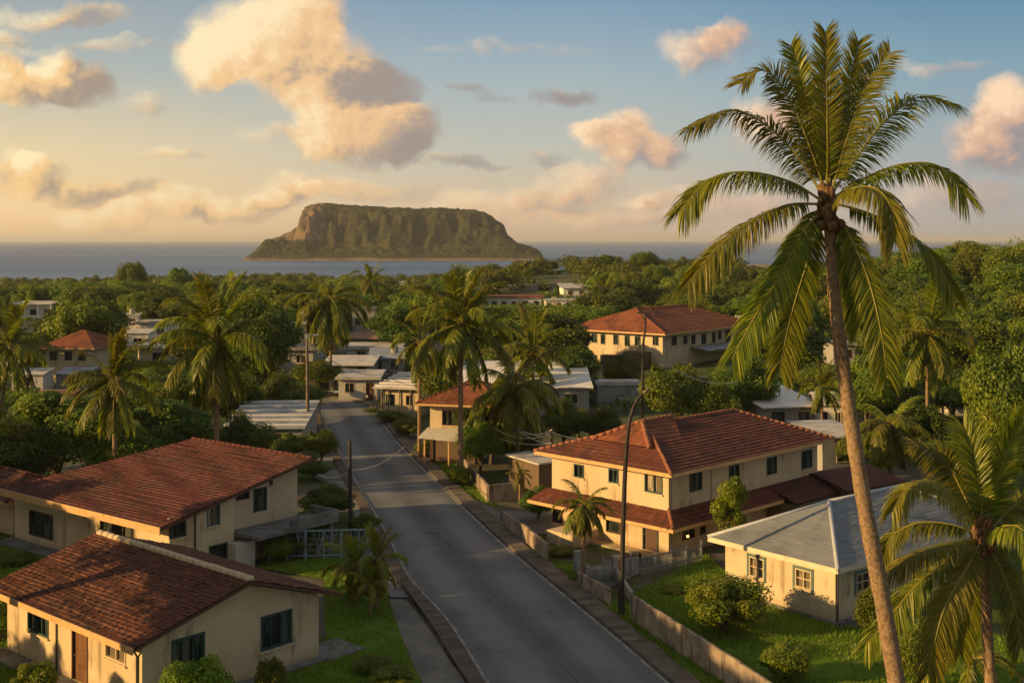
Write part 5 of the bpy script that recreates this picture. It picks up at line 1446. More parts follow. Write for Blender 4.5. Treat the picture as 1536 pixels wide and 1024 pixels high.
def palm_trunk(root, pts, r, m=PBARK, rough=.018, n=60, seed=0):
    C = cr([Vector(tuple(p)) for p in pts], n); rs = np.random.RandomState(seed)
    rad = np.interp(np.linspace(0, 1, n), np.linspace(0, 1, len(r)), r) + rs.uniform(-rough, rough, n) * .6
    rad[::2] += rough * .5
    return MB().tube(C, rad, 14).obj('trunk', m, root, smooth=True)

def pix_palm(name, label, base, crown, Y, trunk_px, trunk_r, fronds, n=120, leaf=1.25, width=.08, nuts=6, group=None, seed=0):
    """A palm whose fronds follow given curves: (u, v, metres towards the back) relative to its own depth Y."""
    root = thing(name, label, 'palm tree', tuple(base), 0, group)
    B = Vector(base)
    palm_trunk(root, [at(u, v, Y + dy_) - B for u, v, dy_ in trunk_px], trunk_r, seed=seed)
    for k, fr in enumerate(fronds):
        mat = fr.get('m', PALM_L); c0 = crown; q0 = fr['p'][0]
        px_ = [(c0[0] + (q0[0] - c0[0]) * .45, c0[1] - 14 + (q0[1] - c0[1] + 14) * .4, q0[2] * .5)] + fr['p']
        pts = [at(u, v, Y + dy_) - B for u, v, dy_ in px_]
        mb = MB()
        out = Vector((pts[-1] - pts[0])); out.z = 0
        ro = fr.get('r', (0, -1, 0))
        frond_mesh(mb, pts, fr.get('l', leaf), fr.get('n', n), fr.get('w', width), fr.get('d', 1.5), ro, seed * 50 + k, .055, fr.get('s', .13), fr.get('seg', 3), fr.get('f', (1.15, .66)), vee=fr.get('v', .2))
        mb.obj('frond', [mat, RACHIS], root)
    c = at(*crown, Y) - B; rs = random.Random(seed)
    mb = MB()
    for k in range(34):
        a_ = rs.uniform(0, 6.28); z = rs.uniform(-.35, .75); rr_ = .26 if z < .3 else .16; mb.ball((c.x + rr_ * math.cos(a_), c.y + rr_ * math.sin(a_), c.z + z), rs.uniform(.08, .17), 1.9, 0, 7, 5)
    mb.obj('fibre_sheath', HUSK, root, smooth=True)
    for k in range(nuts):
        a_ = 6.28 * k / nuts + .4; mb = MB(); mb.ball((c.x + .42 * math.cos(a_), c.y + .40 * math.sin(a_), c.z - .28 + rs.uniform(-.18, .12)), .15, 1.15, 0, 10, 7); mb.obj('coconut', HUSK, root, smooth=True)
    return root

YH = 38.0
T = lambda **k: k
hero = [
    T(p=[(1236, 285, 0), (1212, 215, .2), (1180, 142, .5), (1146, 106, .4), (1110, 126, .2)], d=0.55, l=0.92, r=(0.2, -1, 0), f=(1.13, 0.77)),
    T(p=[(1240, 285, 0), (1241, 220, -.1), (1240, 140, -.1), (1238, 48, .0)], d=0.12, l=0.80, f=(0.90, 0.62), v=.1),
    T(p=[(1244, 285, .3), (1258, 220, .8), (1272, 140, 1.2), (1288, 62, 1.4)], d=0.20, l=0.80, f=(0.98, 0.64)),
    T(p=[(1248, 285, 0), (1270, 210, -.1), (1298, 132, .1), (1336, 78, .3)], d=0.45, l=0.80, r=(-.2, -1, 0), f=(1.08, 0.72)),
    T(p=[(1236, 285, .3), (1224, 220, .9), (1206, 130, 1.4), (1186, 68, 1.5)], d=0.30, l=0.80, f=(1.03, 0.67)),
    T(p=[(1232, 290, 0), (1200, 240, .2), (1150, 188, .5), (1096, 166, .5), (1036, 190, .3)], d=1.30, l=1.28),
    T(p=[(1228, 298, 0), (1184, 272, -.3), (1124, 258, -.6), (1066, 268, -.7), (1018, 318, -.8)], d=1.70, l=1.28),
    T(p=[(1226, 306, 0), (1180, 308, -.6), (1128, 332, -1.2), (1074, 374, -1.6), (1032, 424, -1.8)], d=1.90, l=1.28),
    T(p=[(1232, 318, 0), (1206, 346, -.5), (1172, 410, -.8), (1128, 482, -.9), (1098, 538, -.9)], d=1.20, l=1.15, v=.05),
    T(p=[(1236, 320, 0), (1218, 372, .3), (1196, 440, .6), (1180, 500, .8), (1170, 556, .8)], d=0.90, l=1.15, v=.05),
    T(p=[(1252, 285, 0), (1282, 240, .3), (1328, 182, .6), (1378, 146, .6), (1432, 156, .4)], d=1.10, l=1.15),
    T(p=[(1252, 296, 0), (1300, 266, .1), (1356, 246, .0), (1410, 250, -.2), (1450, 296, -.4)], d=1.70, l=1.28),
    T(p=[(1250, 304, -.2), (1278, 284, -1.0), (1310, 282, -1.9), (1334, 306, -2.4), (1342, 362, -2.6)], d=1.90, l=1.28, m=PALM_Y),
    T(p=[(1254, 306, 0), (1308, 322, .4), (1366, 352, .9), (1408, 396, 1.1), (1432, 442, 1.2)], d=1.90, l=1.28),
    T(p=[(1250, 320, 0), (1276, 356, -.4), (1304, 424, -.8), (1322, 500, -1.0), (1330, 562, -1.0)], d=1.00, l=1.15, v=.05),
    T(p=[(1248, 320, .3), (1266, 372, .9), (1280, 430, 1.3), (1288, 490, 1.5)], d=0.90, l=1.15, v=.05),
    T(p=[(1240, 312, .3), (1214, 326, 1.2), (1190, 372, 2.0), (1176, 430, 2.2)], d=1.20, l=1.15),
    T(p=[(1244, 290, .4), (1246, 240, 1.6), (1236, 180, 2.6), (1222, 150, 3.4)], d=1.00, l=1.15),
]
bx = at(1392, 400, YH).x
pix_palm('coconut_palm', 'tallest coconut palm with a leaning bare trunk rising in front of everything at the right', (bx, YH, 0), (1241, 322), YH,
         [(1392, 1290, 0), (1374, 1180, 0), (1345, 1024, 0), (1322, 890, 0), (1300, 775, 0), (1281, 660, 0), (1264, 545, 0), (1251, 440, 0), (1244, 340, 0), (1242, 296, 0)],
         [.40, .31, .27, .255, .245, .23, .21, .185, .16, .15], hero, 165, 1.3, .052, 7, seed=1)
YB = 40.0
low = [
    T(p=[(1474, 792, 0), (1469, 730, -.1), (1460, 680, 0), (1446, 640, .3)], d=.5, l=1.08, f=(.85, .4)),
    T(p=[(1480, 792, 0), (1494, 730, .1), (1512, 670, .2), (1534, 628, .3)], d=.5, l=1.08, f=(.85, .4)),
    T(p=[(1470, 792, .3), (1446, 742, .8), (1416, 690, 1.1), (1376, 668, 1.2)], d=.9, l=1.08),
    T(p=[(1468, 796, 0), (1436, 752, -.4), (1396, 724, -.8), (1362, 730, -1.1), (1336, 768, -1.2)], d=1.6, l=1.08, m=PALM_Y),
    T(p=[(1466, 800, 0), (1424, 786, .2), (1378, 784, .4), (1340, 802, .5), (1320, 836, .5)], d=1.7, l=1.08),
    T(p=[(1464, 808, -.1), (1424, 816, -.8), (1376, 830, -1.3), (1334, 856, -1.6)], d=1.6, l=1.03, m=PALM_Y),
    T(p=[(1466, 814, 0), (1424, 840, -.4), (1374, 878, -.7), (1334, 926, -.8), (1298, 968, -.8)], d=1.4, l=1.08),
    T(p=[(1468, 818, -.3), (1446, 858, -1.1), (1418, 908, -1.6), (1402, 962, -1.8), (1392, 1010, -1.8)], d=1.1, l=1.20, m=PALM_Y, v=.05),
    T(p=[(1482, 800, -.2), (1508, 788, -.9), (1536, 796, -1.5), (1556, 836, -1.8)], d=1.7, l=1.08, m=PALM_Y),
    T(p=[(1484, 796, 0), (1520, 760, .3), (1560, 736, .4), (1600, 752, .4)], d=1.4, l=1.08),
    T(p=[(1480, 816, 0), (1500, 850, -.3), (1522, 910, -.6), (1532, 970, -.7)], d=1.1, l=1.14),
    T(p=[(1474, 816, .3), (1462, 860, 1.0), (1448, 920, 1.3), (1440, 980, 1.4)], d=1.0, l=1.14),
    T(p=[(1482, 810, .4), (1520, 830, 1.2), (1556, 880, 1.6), (1580, 940, 1.7)], d=1.3, l=1.14),
    T(p=[(1478, 796, .5), (1486, 740, 1.6), (1478, 690, 2.2), (1466, 660, 2.8)], d=.8, l=1.03),
]
bb = at(1500, 400, YB).x
pix_palm('coconut_palm', 'bushy low coconut palm with yellowing arched fronds at the lower right', (bb, YB, 0), (1475, 810), YB,
         [(1500, 1232, 0), (1492, 1100, 0), (1484, 1000, 0), (1479, 900, 0), (1476, 812, 0), (1476, 792, 0)], [.25, .2, .18, .17, .15, .13], low, 170, 1.1, .046, 4, seed=2)
# bare second trunk beside it
b2 = at(1450, 400, 42).x; root = thing('young_palm', 'thin palm trunk under the fronds of the bushy low palm', 'palm tree', (b2, 42, 0))
palm_trunk(root, [(0, 0, -.2), (.05, 0, 1.5), (.12, 0, 3.0), (.2, 0, 4.6)], [.2, .17, .15, .12])
for k in range(9):
    a_ = k * 2.4; mb = MB(); o_ = np.array([math.cos(a_), math.sin(a_), 0])
    frond_mesh(mb, [np.array([.2, 0, 4.6]) + o_ * q * 2.0 + np.array([0, 0, 1.0 * q - 1.8 * q * q + .0]) for q in (0, .3, .6, 1)], .6, 40, .04, 1.5, tuple(-o_), k)
    mb.obj('frond', [PALM_L, RACHIS], root)

# shared frond shapes for the palms further off
FT = []
for k, (e0, bend, lf, dp) in enumerate(((82, 25, .85, .35), (66, 60, .95, .8), (48, 85, 1.0, 1.3), (28, 85, 1.0, 1.6), (8, 75, 1.05, 1.7), (-18, 55, 1.05, 1.5), (-45, 35, 1.0, 1.0), (-66, 18, .95, .7))):
    pts = []; p = np.array([0.12, 0, 0.0]); n_ = 10
    for q in range(n_ + 1):
        pts.append(p.copy()); th = R(e0 - bend * (q / n_) ** 1.3); p = p + np.array([math.cos(th), 0, math.sin(th)]) * (4.0 / n_)
    for var in range(2):
        mb = MB(); frond_mesh(mb, pts, lf * 1.15, 84, .085, dp, (-1, 0, 0), 300 + k * 2 + var, .05, .12, 3, vee=.15)
        FT.append(mb.mesh('frond_shape', [PALM_L, RACHIS]))
def palm(name, label, u, vc, Y, radius_px, base=None, group=None, fronds=22, seed=0, lean=0.0, kind='full', tr=.17):
    """A palm with its crown centre at column u, row vc, standing at depth Y."""
    rs = random.Random(seed * 77 + 5)
    cx = (u - 768) / F * Y; cz = H - (vc - V0) / F * Y
    gx_ = cx - lean; gz_ = tz(gx_, Y); p = Vector((gx_, Y, gz_))
    root = thing(name, label, 'palm tree', tuple(p), 0, group)
    hh = cz - gz_
    palm_trunk(root, [(0, 0, -.4), (lean * .2, 0, hh * .3), (lean * .6, 0, hh * .7), (lean, 0, hh)], [tr * 1.3, tr, tr * .9, tr * .75], n=30, seed=seed)
    s = radius_px / F * Y / 3.6
    for k in range(fronds):
        fr = k / (fronds - 1)
        ti = min(7, int(fr * (7.99 if kind == 'full' else 5.99))) if kind != 'droop' else min(7, 1 + int(fr ** .6 * 6.99))
        me = FT[ti * 2 + rs.randint(0, 1)]
        o = link('frond', me, root, (lean, 0, hh + rs.uniform(-.12, .12)))
        sc_ = s * rs.uniform(.86, 1.1)
        o.rotation_euler = (rs.uniform(-.15, .15), rs.uniform(-.12, .12), k * 2.399 + rs.uniform(-.3, .3)); o.scale = (sc_, sc_, sc_)
    mb = MB()
    for k in range(6):
        a_ = rs.uniform(0, 6.28); mb.ball((lean + .2 * math.cos(a_), .2 * math.sin(a_), hh - rs.uniform(.05, .4)), .16, 1.4, 0, 7, 5)
    mb.obj('fibre_sheath', HUSK, root, smooth=True)
    return root
palm('coconut_palm', 'full round coconut palm standing behind the wide cream house', 325, 508, 90, 88, fronds=30, seed=3, tr=.2)
palm('coconut_palm', 'yellow green palm with hanging fronds left of the round coconut palm', 172, 572, 88, 72, fronds=24, seed=4)
palm('coconut_palm', 'dark palm with a leaning trunk cut by the left edge', 16, 520, 108, 58, fronds=22, seed=5, lean=1.2)
palm('coconut_palm', 'palm with a bundle of straw coloured hanging fronds, upper left of the road', 496, 448, 152, 60, fronds=26, seed=6, kind='droop')
palm('coconut_palm', 'tall slender palm with a straight dark trunk beside the roadside house', 691, 486, 97, 80, fronds=28, seed=7, tr=.2)
palm('coconut_palm', 'small round-headed palm on a thin dark trunk before the roadside house', 629, 512, 107, 46, fronds=20, seed=8, tr=.15)
palm('coconut_palm', 'shaggy palm with a drooping crown in front of the long white roof', 776, 578, 100, 72, fronds=34, seed=9, tr=.2, kind='droop')
palm('coconut_palm', 'slim palm on a pale trunk right of the tallest palm', 1391, 500, 112, 74, fronds=24, seed=10, tr=.16)
palm('coconut_palm', 'small palm by the white roofed house behind the villa', 1233, 580, 112, 38, fronds=16, seed=11, tr=.12)
palm('coconut_palm', 'drooping palm half hidden behind the trunk of the tallest palm', 1336, 636, 92, 58, fronds=26, seed=12, kind='droop', tr=.14)
palm('coconut_palm', 'young palm in the garden before the villa', 875, 758, 68.5, 42, fronds=30, seed=13, tr=.13, kind='droop')
palm('coconut_palm', 'dark palm on the slope left of the far institution building', 905, 456, 260, 42, fronds=18, seed=14)
palm('coconut_palm', 'distant palm above the grey yards', 556, 424, 270, 30, fronds=16, seed=15)
palm('coconut_palm', 'tousled palm behind the shaggy palm and the white roof', 800, 530, 135, 62, fronds=22, seed=16)
palm('coconut_palm', 'little yellow palm beside the shaded driveway', 780, 712, 88, 20, fronds=12, seed=17, tr=.09)
palm('palm_shrub', 'cluster of short palms on the left lawn edge, taller stem by the kerb', 566, 838, 63, 46, fronds=18, seed=18, tr=.1)
palm('palm_shrub', 'cluster of short palms on the left lawn edge, shaggier stem nearer the grille fence', 532, 846, 64.5, 46, fronds=18, seed=19, tr=.1)
palm('palm_shrub', 'lowest short palm at the foot of the lawn-edge cluster', 556, 876, 62, 34, fronds=14, seed=20, tr=.08, kind='up')

# ------------------------------------------------------------------ broadleaf trees
def leaves(mb, rs, C, rad, n, size, flat=.75, up=.35, hang=0.0):
    """n leaf faces over clumps with centres C and radii rad."""
    k = rs.randint(0, len(C), n)
    d = rs.normal(size=(n, 3)); d /= np.linalg.norm(d, axis=1)[:, None]
    rr = rad[k] * rs.uniform(.45, 1.05, n) ** .6
    off = d * rr[:, None]; off[:, 2] *= flat
    if hang: off[:, 2] -= hang * rs.uniform(0, 1, n) ** 2 * rad[k]
    P = C[k] + off
    nn = d + rs.normal(size=(n, 3)) * .55 + np.array([[0, 0, up]]); nn /= np.linalg.norm(nn, axis=1)[:, None]
    a = np.cross(nn, rs.normal(size=(n, 3))); a /= np.linalg.norm(a, axis=1)[:, None] + 1e-6
    if hang: a = a + np.array([[0, 0, -hang]]); a /= np.linalg.norm(a, axis=1)[:, None]
    b = np.cross(nn, a); b /= np.linalg.norm(b, axis=1)[:, None] + 1e-6
    L = size * rs.uniform(.6, 1.3, n)[:, None]; Wd = L * .36
    V = np.stack([P - a * L * .5, P + b * Wd + nn * L * .05, P + a * L * .5, P - b * Wd + nn * L * .05], 1)
    cr_ = rs.uniform(0, 1, len(C))
    rn = np.clip(cr_[k] * .55 + rs.uniform(0, .45, n), 0, 1)
    mb.add(V.reshape(-1, 3), (np.arange(n) * 4)[:, None] + np.array([[0, 1, 2, 3]]), 0, rnd=np.repeat(rn, 4))
def tree_proto(seed, w, h, trunk_h, nclump, nleaf, size, mat, flat=.75, hang=0.0, name='tree', top_heavy=.0, cr_rad=(.16, .30), spread=1.0):
    rs = np.random.RandomState(seed)
    root = thing(name, None, 'tree')
    C = []; 
    while len(C) < nclump:
        p = rs.uniform(-1, 1, 3)
        r_ = np.linalg.norm(p)
        if r_ > 1 or r_ < .35: continue
        if p[2] < -.55: continue
        sh = 1 - .25 * max(0, p[2]) - .25 * max(0, -p[2])
        C.append((p[0] * sh, p[1] * sh, p[2]))
    C = np.array(C); rad = rs.uniform(*cr_rad, nclump) * w
    rad *= 1 - .25 * np.abs(C[:, 2])
    C[:, 0] *= w * .5 * .78; C[:, 1] *= w * .5 * .78
    ch = h - trunk_h
    C[:, 2] = trunk_h + ch * (.5 + .40 * C[:, 2])
    C[:, 0] += .06 * w * np.sin(C[:, 2] * 1.3 + seed)
    C += rs.normal(size=C.shape) * np.array([[.05 * w, .05 * w, .03 * h]])
    rad *= 1 + .35 * (rs.uniform(0, 1, nclump) < .18)
    mb = MB(); leaves(mb, rs, C, rad, nleaf, size, flat, .4, hang)
    # stray sprays beyond the outline
    k = rs.randint(0, nclump, max(4, nclump // 2)); C2 = C[k] + rs.normal(size=(len(k), 3)) * w * .045 + np.array([[0, 0, .015 * h]])
    leaves(mb, rs, C2, rad[k] * .55, nleaf // 8, size, 1.0, .4, hang)
    mb.obj('crown', mat, root); mbc = mb
    mb = MB(); r = .045 * w * .6 + .05
    mb.tube([(0, 0, -.5), (.02 * w, 0, trunk_h * .5), (0, .02 * w, trunk_h * 1.0), (0, 0, trunk_h + ch * .45)], [r * 1.3, r, r * .85, r * .35], 8)
    for q in range(5):
        c = C[rs.randint(0, nclump)]; z0_ = trunk_h * rs.uniform(.6, 1.0)
        mb.tube([(0, 0, z0_), tuple(c * np.array([.45, .45, 0]) + np.array([0, 0, z0_ + (c[2] - z0_) * .55])), tuple(c)], [r * .55, r * .35, r * .12], 6)
    mb.obj('trunk', BARK, root)
    vv_ = np.concatenate(mbc.v); root['dims'] = (float(np.percentile(np.abs(vv_[:, :2]), 99.3) * 2), float(np.percentile(vv_[:, 2], 99.7)))
    return root
PROTO = {
    'round': [tree_proto(101, 8, 7.5, 1.4, 40, 24000, .26, LEAF_A, cr_rad=(.10, .25)), tree_proto(102, 8, 7.0, 1.2, 38, 24000, .26, LEAF_B, cr_rad=(.10, .25)), tree_proto(121, 8, 7.6, 1.5, 34, 24000, .24, LEAF_C, .6, cr_rad=(.09, .24))],
    'spread': [tree_proto(103, 10, 6.5, 1.8, 60, 22000, .29, LEAF_A, .6, cr_rad=(.10, .18)), tree_proto(104, 10, 7, 1.8, 60, 22000, .29, LEAF_C, .6, cr_rad=(.10, .18))],
    'hang': [tree_proto(105, 8, 10, 2.0, 50, 22000, .32, LEAF_B, 1.0, .9, cr_rad=(.12, .2))],
    'dark': [tree_proto(106, 8, 9, 1.5, 60, 22000, .31, LEAF_B, cr_rad=(.12, .22))],
    'scrub': [tree_proto(120, 3.2, 4.6, .8, 17, 9000, .15, LEAF_C, .9, cr_rad=(.12, .27), name='shrub')],
    'bush': [tree_proto(107, 3, 2.6, .2, 46, 20000, .12, LEAF_C, .9, cr_rad=(.10, .2), name='shrub'), tree_proto(108, 3, 2.4, .2, 40, 12000, .13, LEAF_A, .9, cr_rad=(.11, .22), name='shrub')],
    'wood': [tree_proto(109, 11, 9, 2.0, 34, 13000, .37, LEAF_A, cr_rad=(.13, .24)), tree_proto(110, 11, 8.5, 1.8, 34, 13000, .37, LEAF_C, cr_rad=(.13, .24)),
             tree_proto(111, 12, 8, 2.0, 38, 13000, .37, LEAF_B, .6, cr_rad=(.10, .2)), tree_proto(112, 9, 11, 2.2, 34, 13000, .36, LEAF_A, 1.0, cr_rad=(.12, .22)),
             tree_proto(113, 12, 7.5, 1.8, 40, 13000, .37, LEAF_C, .55, cr_rad=(.09, .18))],
}
used = set()
def plant(kind, u, vtop, wpx, Y, label, group=None, vi=0, name=None, cat=None, seed=0, zoff=0.0):
    pr = PROTO[kind][vi % len(PROTO[kind])]; w, hgt = pr['dims'][0], pr['dims'][1]
    p = upon(u, Y); ztop = H - (vtop - V0) / F * Y
    sz = (ztop - p.z) / hgt; sx = wpx / F * Y / w
    rz = random.Random(seed * 13 + u).uniform(0, 6.28)
    p.z += zoff
    if pr.name not in used:
        used.add(pr.name); r = pr; r.location = p; r.rotation_euler = (0, 0, rz); r.scale = (sx, sx, sz); tag(r, label, cat or r['category'], group)
    else:
        r = dup(pr, p, rz, (sx, sx, sz), label, group, cat)
    if name: r.name = name
    return r
NEAR = [
    ('round', 85, 590, 190, 92, 'big mid green tree at the left, in front of the side street', 0), ('round', 30, 628, 130, 88, 'dark green tree at the left edge above the wide cream house', 1),
    ('round', 190, 642, 120, 91, 'rounded green tree just above the roof of the wide cream house', 0), ('dark', 262, 600, 120, 96, 'shadowy tree between the yellow green palm and the round palm', 0),
    ('round', 250, 640, 90, 93, 'low dark tree under the round coconut palm', 1), ('dark', 385, 452, 110, 135, 'tall dark tree right of the round coconut palm', 0),
    ('round', 365, 620, 90, 99, 'dense green tree in front of the tin roof', 1), ('round', 432, 650, 60, 103, 'small leafy tree between the tin roof and the street lamp', 0),
    ('round', 482, 645, 58, 104, 'bright leafy tree beside the left edge of the road', 0), ('round', 470, 690, 50, 97, 'leafy tree below the street lamp at the road edge', 1),
    ('hang', 140, 452, 100, 178, 'drooping leafy tree between the white house and the white blocks', 0), ('hang', 95, 462, 70, 186, 'willowy green tree behind the red hip roof', 0),
    ('round', 345, 540, 90, 118, 'dark tree behind the round coconut palm', 1), ('spread', 262, 568, 90, 118, 'low spreading tree below the little cream hut', 0),
    ('round', 425, 560, 90, 124, 'dark leafy tree left of the street lamp', 1), ('round', 478, 540, 80, 150, 'leafy tree just right of the tall street lamp', 0), ('dark', 450, 575, 70, 128, 'shadowed tree behind the tall street lamp', 0),
    ('dark', 600, 462, 90, 200, 'dark tree above the grey yards', 0), ('round', 655, 528, 70, 128, 'green tree behind the red roadside roof', 0),
    ('hang', 737, 600, 90, 104, 'feathery green tree right of the roadside house', 0), ('round', 722, 632, 70, 99, 'leafy tree by the corner of the pale wall', 0), ('dark', 770, 640, 80, 103, 'dark tree behind the shaded driveway', 0),
    ('dark', 825, 470, 120, 150, 'big dark tree behind the tousled palm', 0), ('dark', 862, 520, 70, 142, 'dark tree at the left end of the institution building', 0), ('round', 845, 600, 70, 112, 'shadowy tree right of the shaggy palm', 1),
    ('round', 1014, 546, 100, 118, 'rounded bright green tree behind the villa, right of the tall thin pole', 0), ('round', 1075, 572, 80, 116, 'low green tree behind the villa ridge', 0), ('round', 1120, 535, 105, 124, 'leafy green tree under the drooping left fronds of the tallest palm', 1),
    ('round', 930, 533, 60, 150, 'shrubby tree in front of the institution building', 0), ('round', 868, 612, 60, 118, 'low shrubby tree beside the grey hall', 0), ('round', 905, 610, 60, 112, 'low dark tree in front of the grey container', 1),
    ('dark', 1185, 490, 130, 165, 'dark tree behind the drooping fronds of the tallest palm', 0), ('round', 1300, 535, 90, 118, 'green tree right of the tallest palm trunk', 0), ('round', 1345, 560, 100, 124, 'dark green tree below the right fronds of the tallest palm', 1),
    ('round', 1430, 560, 110, 130, 'shadowed tree above the small whitish house', 1), ('round', 1512, 515, 120, 98, 'big leafy tree at the right edge', 0), ('spread', 1500, 610, 110, 84, 'spreading yellow green tree below the right edge tree', 1),
    ('round', 1455, 640, 90, 96, 'low tree behind the bushy low palm', 1), ('round', 1290, 640, 70, 97, 'leafy tree behind the trunk of the tallest palm', 0), ('hang', 1380, 610, 80, 104, 'drooping tree at the foot of the slim pale palm', 0),
    ('bush', 1085, 872, 128, 59.5, 'large rounded yellow green shrub on the right lawn by the garden wall', 0), ('bush', 1178, 968, 76, 53.0, 'small bright shrub low on the right lawn', 0),
    ('scrub', 1102, 714, 66, 73.0, 'bronze leafed shrub growing against the side wall of the villa', 1), ('bush', 300, 988, 100, 46.0, 'leafy shrub under the large green window of the cottage', 0), ('bush', 405, 988, 48, 51.0, 'small shrub at the foot of the cottage gable wall', 1),
    ('bush', 48, 996, 62, 49, 'low shrub before the cottage at the lower left corner', 0), ('bush', 560, 985, 60, 54, 'thin yellowish shrub on the left lawn', 0), ('bush', 585, 1005, 70, 51.5, 'pale grassy shrub beside the concrete path', 0),
    ('round', 490, 728, 80, 83, 'dark bush between the balcony and the short pole', 1), ('round', 470, 765, 70, 80, 'shadowy bush below the balcony', 1), ('round', 545, 770, 50, 79.5, 'low bush at the kerb beside the short pole', 1),
    ('bush', 845, 820, 46, 74, 'low bush at the left corner of the villa', 1), ('bush', 1010, 880, 40, 66, 'small weedy bush by the picket fence', 1), ('bush', 690, 700, 40, 95, 'small bush on the verge before the pale wall', 0),
    ('bush', 590, 616, 46, 127, 'green bush at the right side of the bend', 0), ('bush', 565, 612, 40, 135, 'small green bush by the guard rail end', 1), ('bush', 612, 628, 44, 118, 'leafy bush in front of the post hut', 0),
    ('round', 808, 730, 56, 83, 'dark bush in the shade left of the villa skirt roof', 1), ('bush', 440, 792, 84, 74, 'dark bush under the balcony behind the grille fence', 1), ('bush', 415, 800, 46, 72, 'low dark bush at the left end of the grille fence', 1),
    ('bush', 20, 830, 60, 72, 'dark bush at the left end of the wide cream house', 1), ('bush', 0, 905, 70, 58, 'dark bush beside the cottage at the left edge', 1), ('bush', 640, 660, 36, 108, 'low bush before the slatted lower floor of the roadside house', 1),
    ('bush', 1150, 700, 40, 92, 'small bush behind the right end of the villa', 1), ('bush', 1320, 880, 70, 58, 'shrub under the left fronds of the bushy low palm', 1), ('bush', 1385, 930, 80, 52, 'shrub in the shade under the bushy low palm', 1),
]
for k, (kind, u, vt, wp, Y_, lb, vi) in enumerate(NEAR):
    nm = None
    if kind == 'bush' or 'bush' in lb or 'shrub' in lb: nm = 'shrub'
    plant(kind, u, vt, wp, Y_, lb, None, vi, nm, 'shrub' if nm else 'tree', k)
# woodland trees one can tell apart, in bands of depth
ZN = [(-60, 430, 'trees of the left wood', 'leafy tree of the wood between the left houses and the sea'), (430, 860, 'trees of the middle wood', 'leafy tree of the wood below the island'),
      (860, 1230, 'trees of the right slope', 'leafy tree on the wooded slope right of the island'), (1230, 1620, 'trees of the far right slope', 'leafy tree on the slope beyond the tallest palm')]
rs = np.random.RandomState(77)
KEEP = [(55, 145, 505, 590, 160), (210, 256, 515, 552, 170), (15, 130, 560, 600, 135), (650, 890, 560, 620, 130), (1140, 1230, 600, 650, 115), (1415, 1462, 590, 622, 138), (10, 85, 440, 500, 260), (165, 262, 470, 530, 250), (566, 622, 414, 427, 440), (728, 880, 438, 460, 345), (855, 1115, 455, 560, 205), (815, 845, 405, 426, 410), (520, 570, 455, 530, 215), (625, 672, 480, 535, 190), (480, 612, 500, 600, 190), (410, 474, 470, 556, 190), (1120, 1165, 385, 400, 670), (1090,1145,480,528,215), (1245,1290,495,548,190)]
def blocked(u, Y_, vtop, wpx):
    lim = None
    for (a_, b_, c_, d_, yb) in KEEP:
        if a_ - wpx * .30 < u < b_ + wpx * .30 and Y_ < yb + 8 and vtop < d_ - 3:
            if Y_ > yb - 6: return -1
            lim = max(lim or 0, d_ - 3)
    return lim
for k, (x_, y_, h_, w_) in enumerate(((-47, 66, 9.0, 9), (-41, 72, 7.9, 8), (-54, 74, 10.5, 9), (-46, 83, 8.8, 9), (-43.5, 47.5, 7.6, 7), (-38, 57, 5.4, 6), (-48, 96, 9, 10), (-52, 108, 10, 10))):
    pr = PROTO['round'][k % 2]
    dup(pr, (x_, y_, 0), k * 1.7, (w_ / 8, w_ / 8, h_ / 7.3), 'shade tree standing out of view beyond the cottage and the wide cream house', 'shade trees left of the view')
um = tree_proto(130, 12, 12.6, 8.6, 60, 26000, .34, LEAF_A, .5, cr_rad=(.10, .16), name='added_shade_tree')  # added unseen trees, canopy height set to shade the road but spare the roofs
tag(um, 'added unseen umbrella crowned tree that shades the road, left of the cottage', 'tree', 'added trees shading the road from out of view'); um.location = (-28, 36, 0); um.scale = (1, 1, .92); used.add(um.name)
for k, (x_, y_) in enumerate(((-28.5, 44), (-30, 52), (-32, 60), (-26, 29))):
    dup(um, (x_, y_, 0), k * 1.1 + .5, (1, 1, .92))
for k, (u_, vt_, w_, Y_, lb_) in enumerate(((40, 388, 46, 420, 'tall tree breaking the left skyline of the wood, nearest the left edge'), (102, 390, 44, 430, 'slim tall tree on the left skyline between two broader crowns'), (146, 381, 64, 400, 'tallest broad tree on the left skyline against the sea'), (196, 394, 50, 410, 'rounded tree on the left skyline right of the tallest one'),
        (268, 402, 44, 430, 'lone crown on the skyline left of the island foot'), (742, 380, 118, 330, 'very broad tree in front of the right foot of the island'), (690, 398, 60, 350, 'round tree left of the very broad tree below the island'), (905, 382, 40, 430, 'slim tree against the sea strip right of the island'), (965, 378, 46, 430, 'feathery tree against the sea strip, nearer the tallest palm'), (1462, 368, 60, 250, 'tall tree on the right skyline beside the slim pale palm'), (1508, 364, 80, 240, 'tall broad tree on the right skyline near the right edge'))):
    plant('wood', u_, vt_, w_, Y_, lb_, None, (0, 3, 1, 0, 3, 2, 1, 3, 0, 3, 1)[k], 'skyline_tree', 'tree', 900 + k)
count = 0; FARW = []
Yd = 138.0
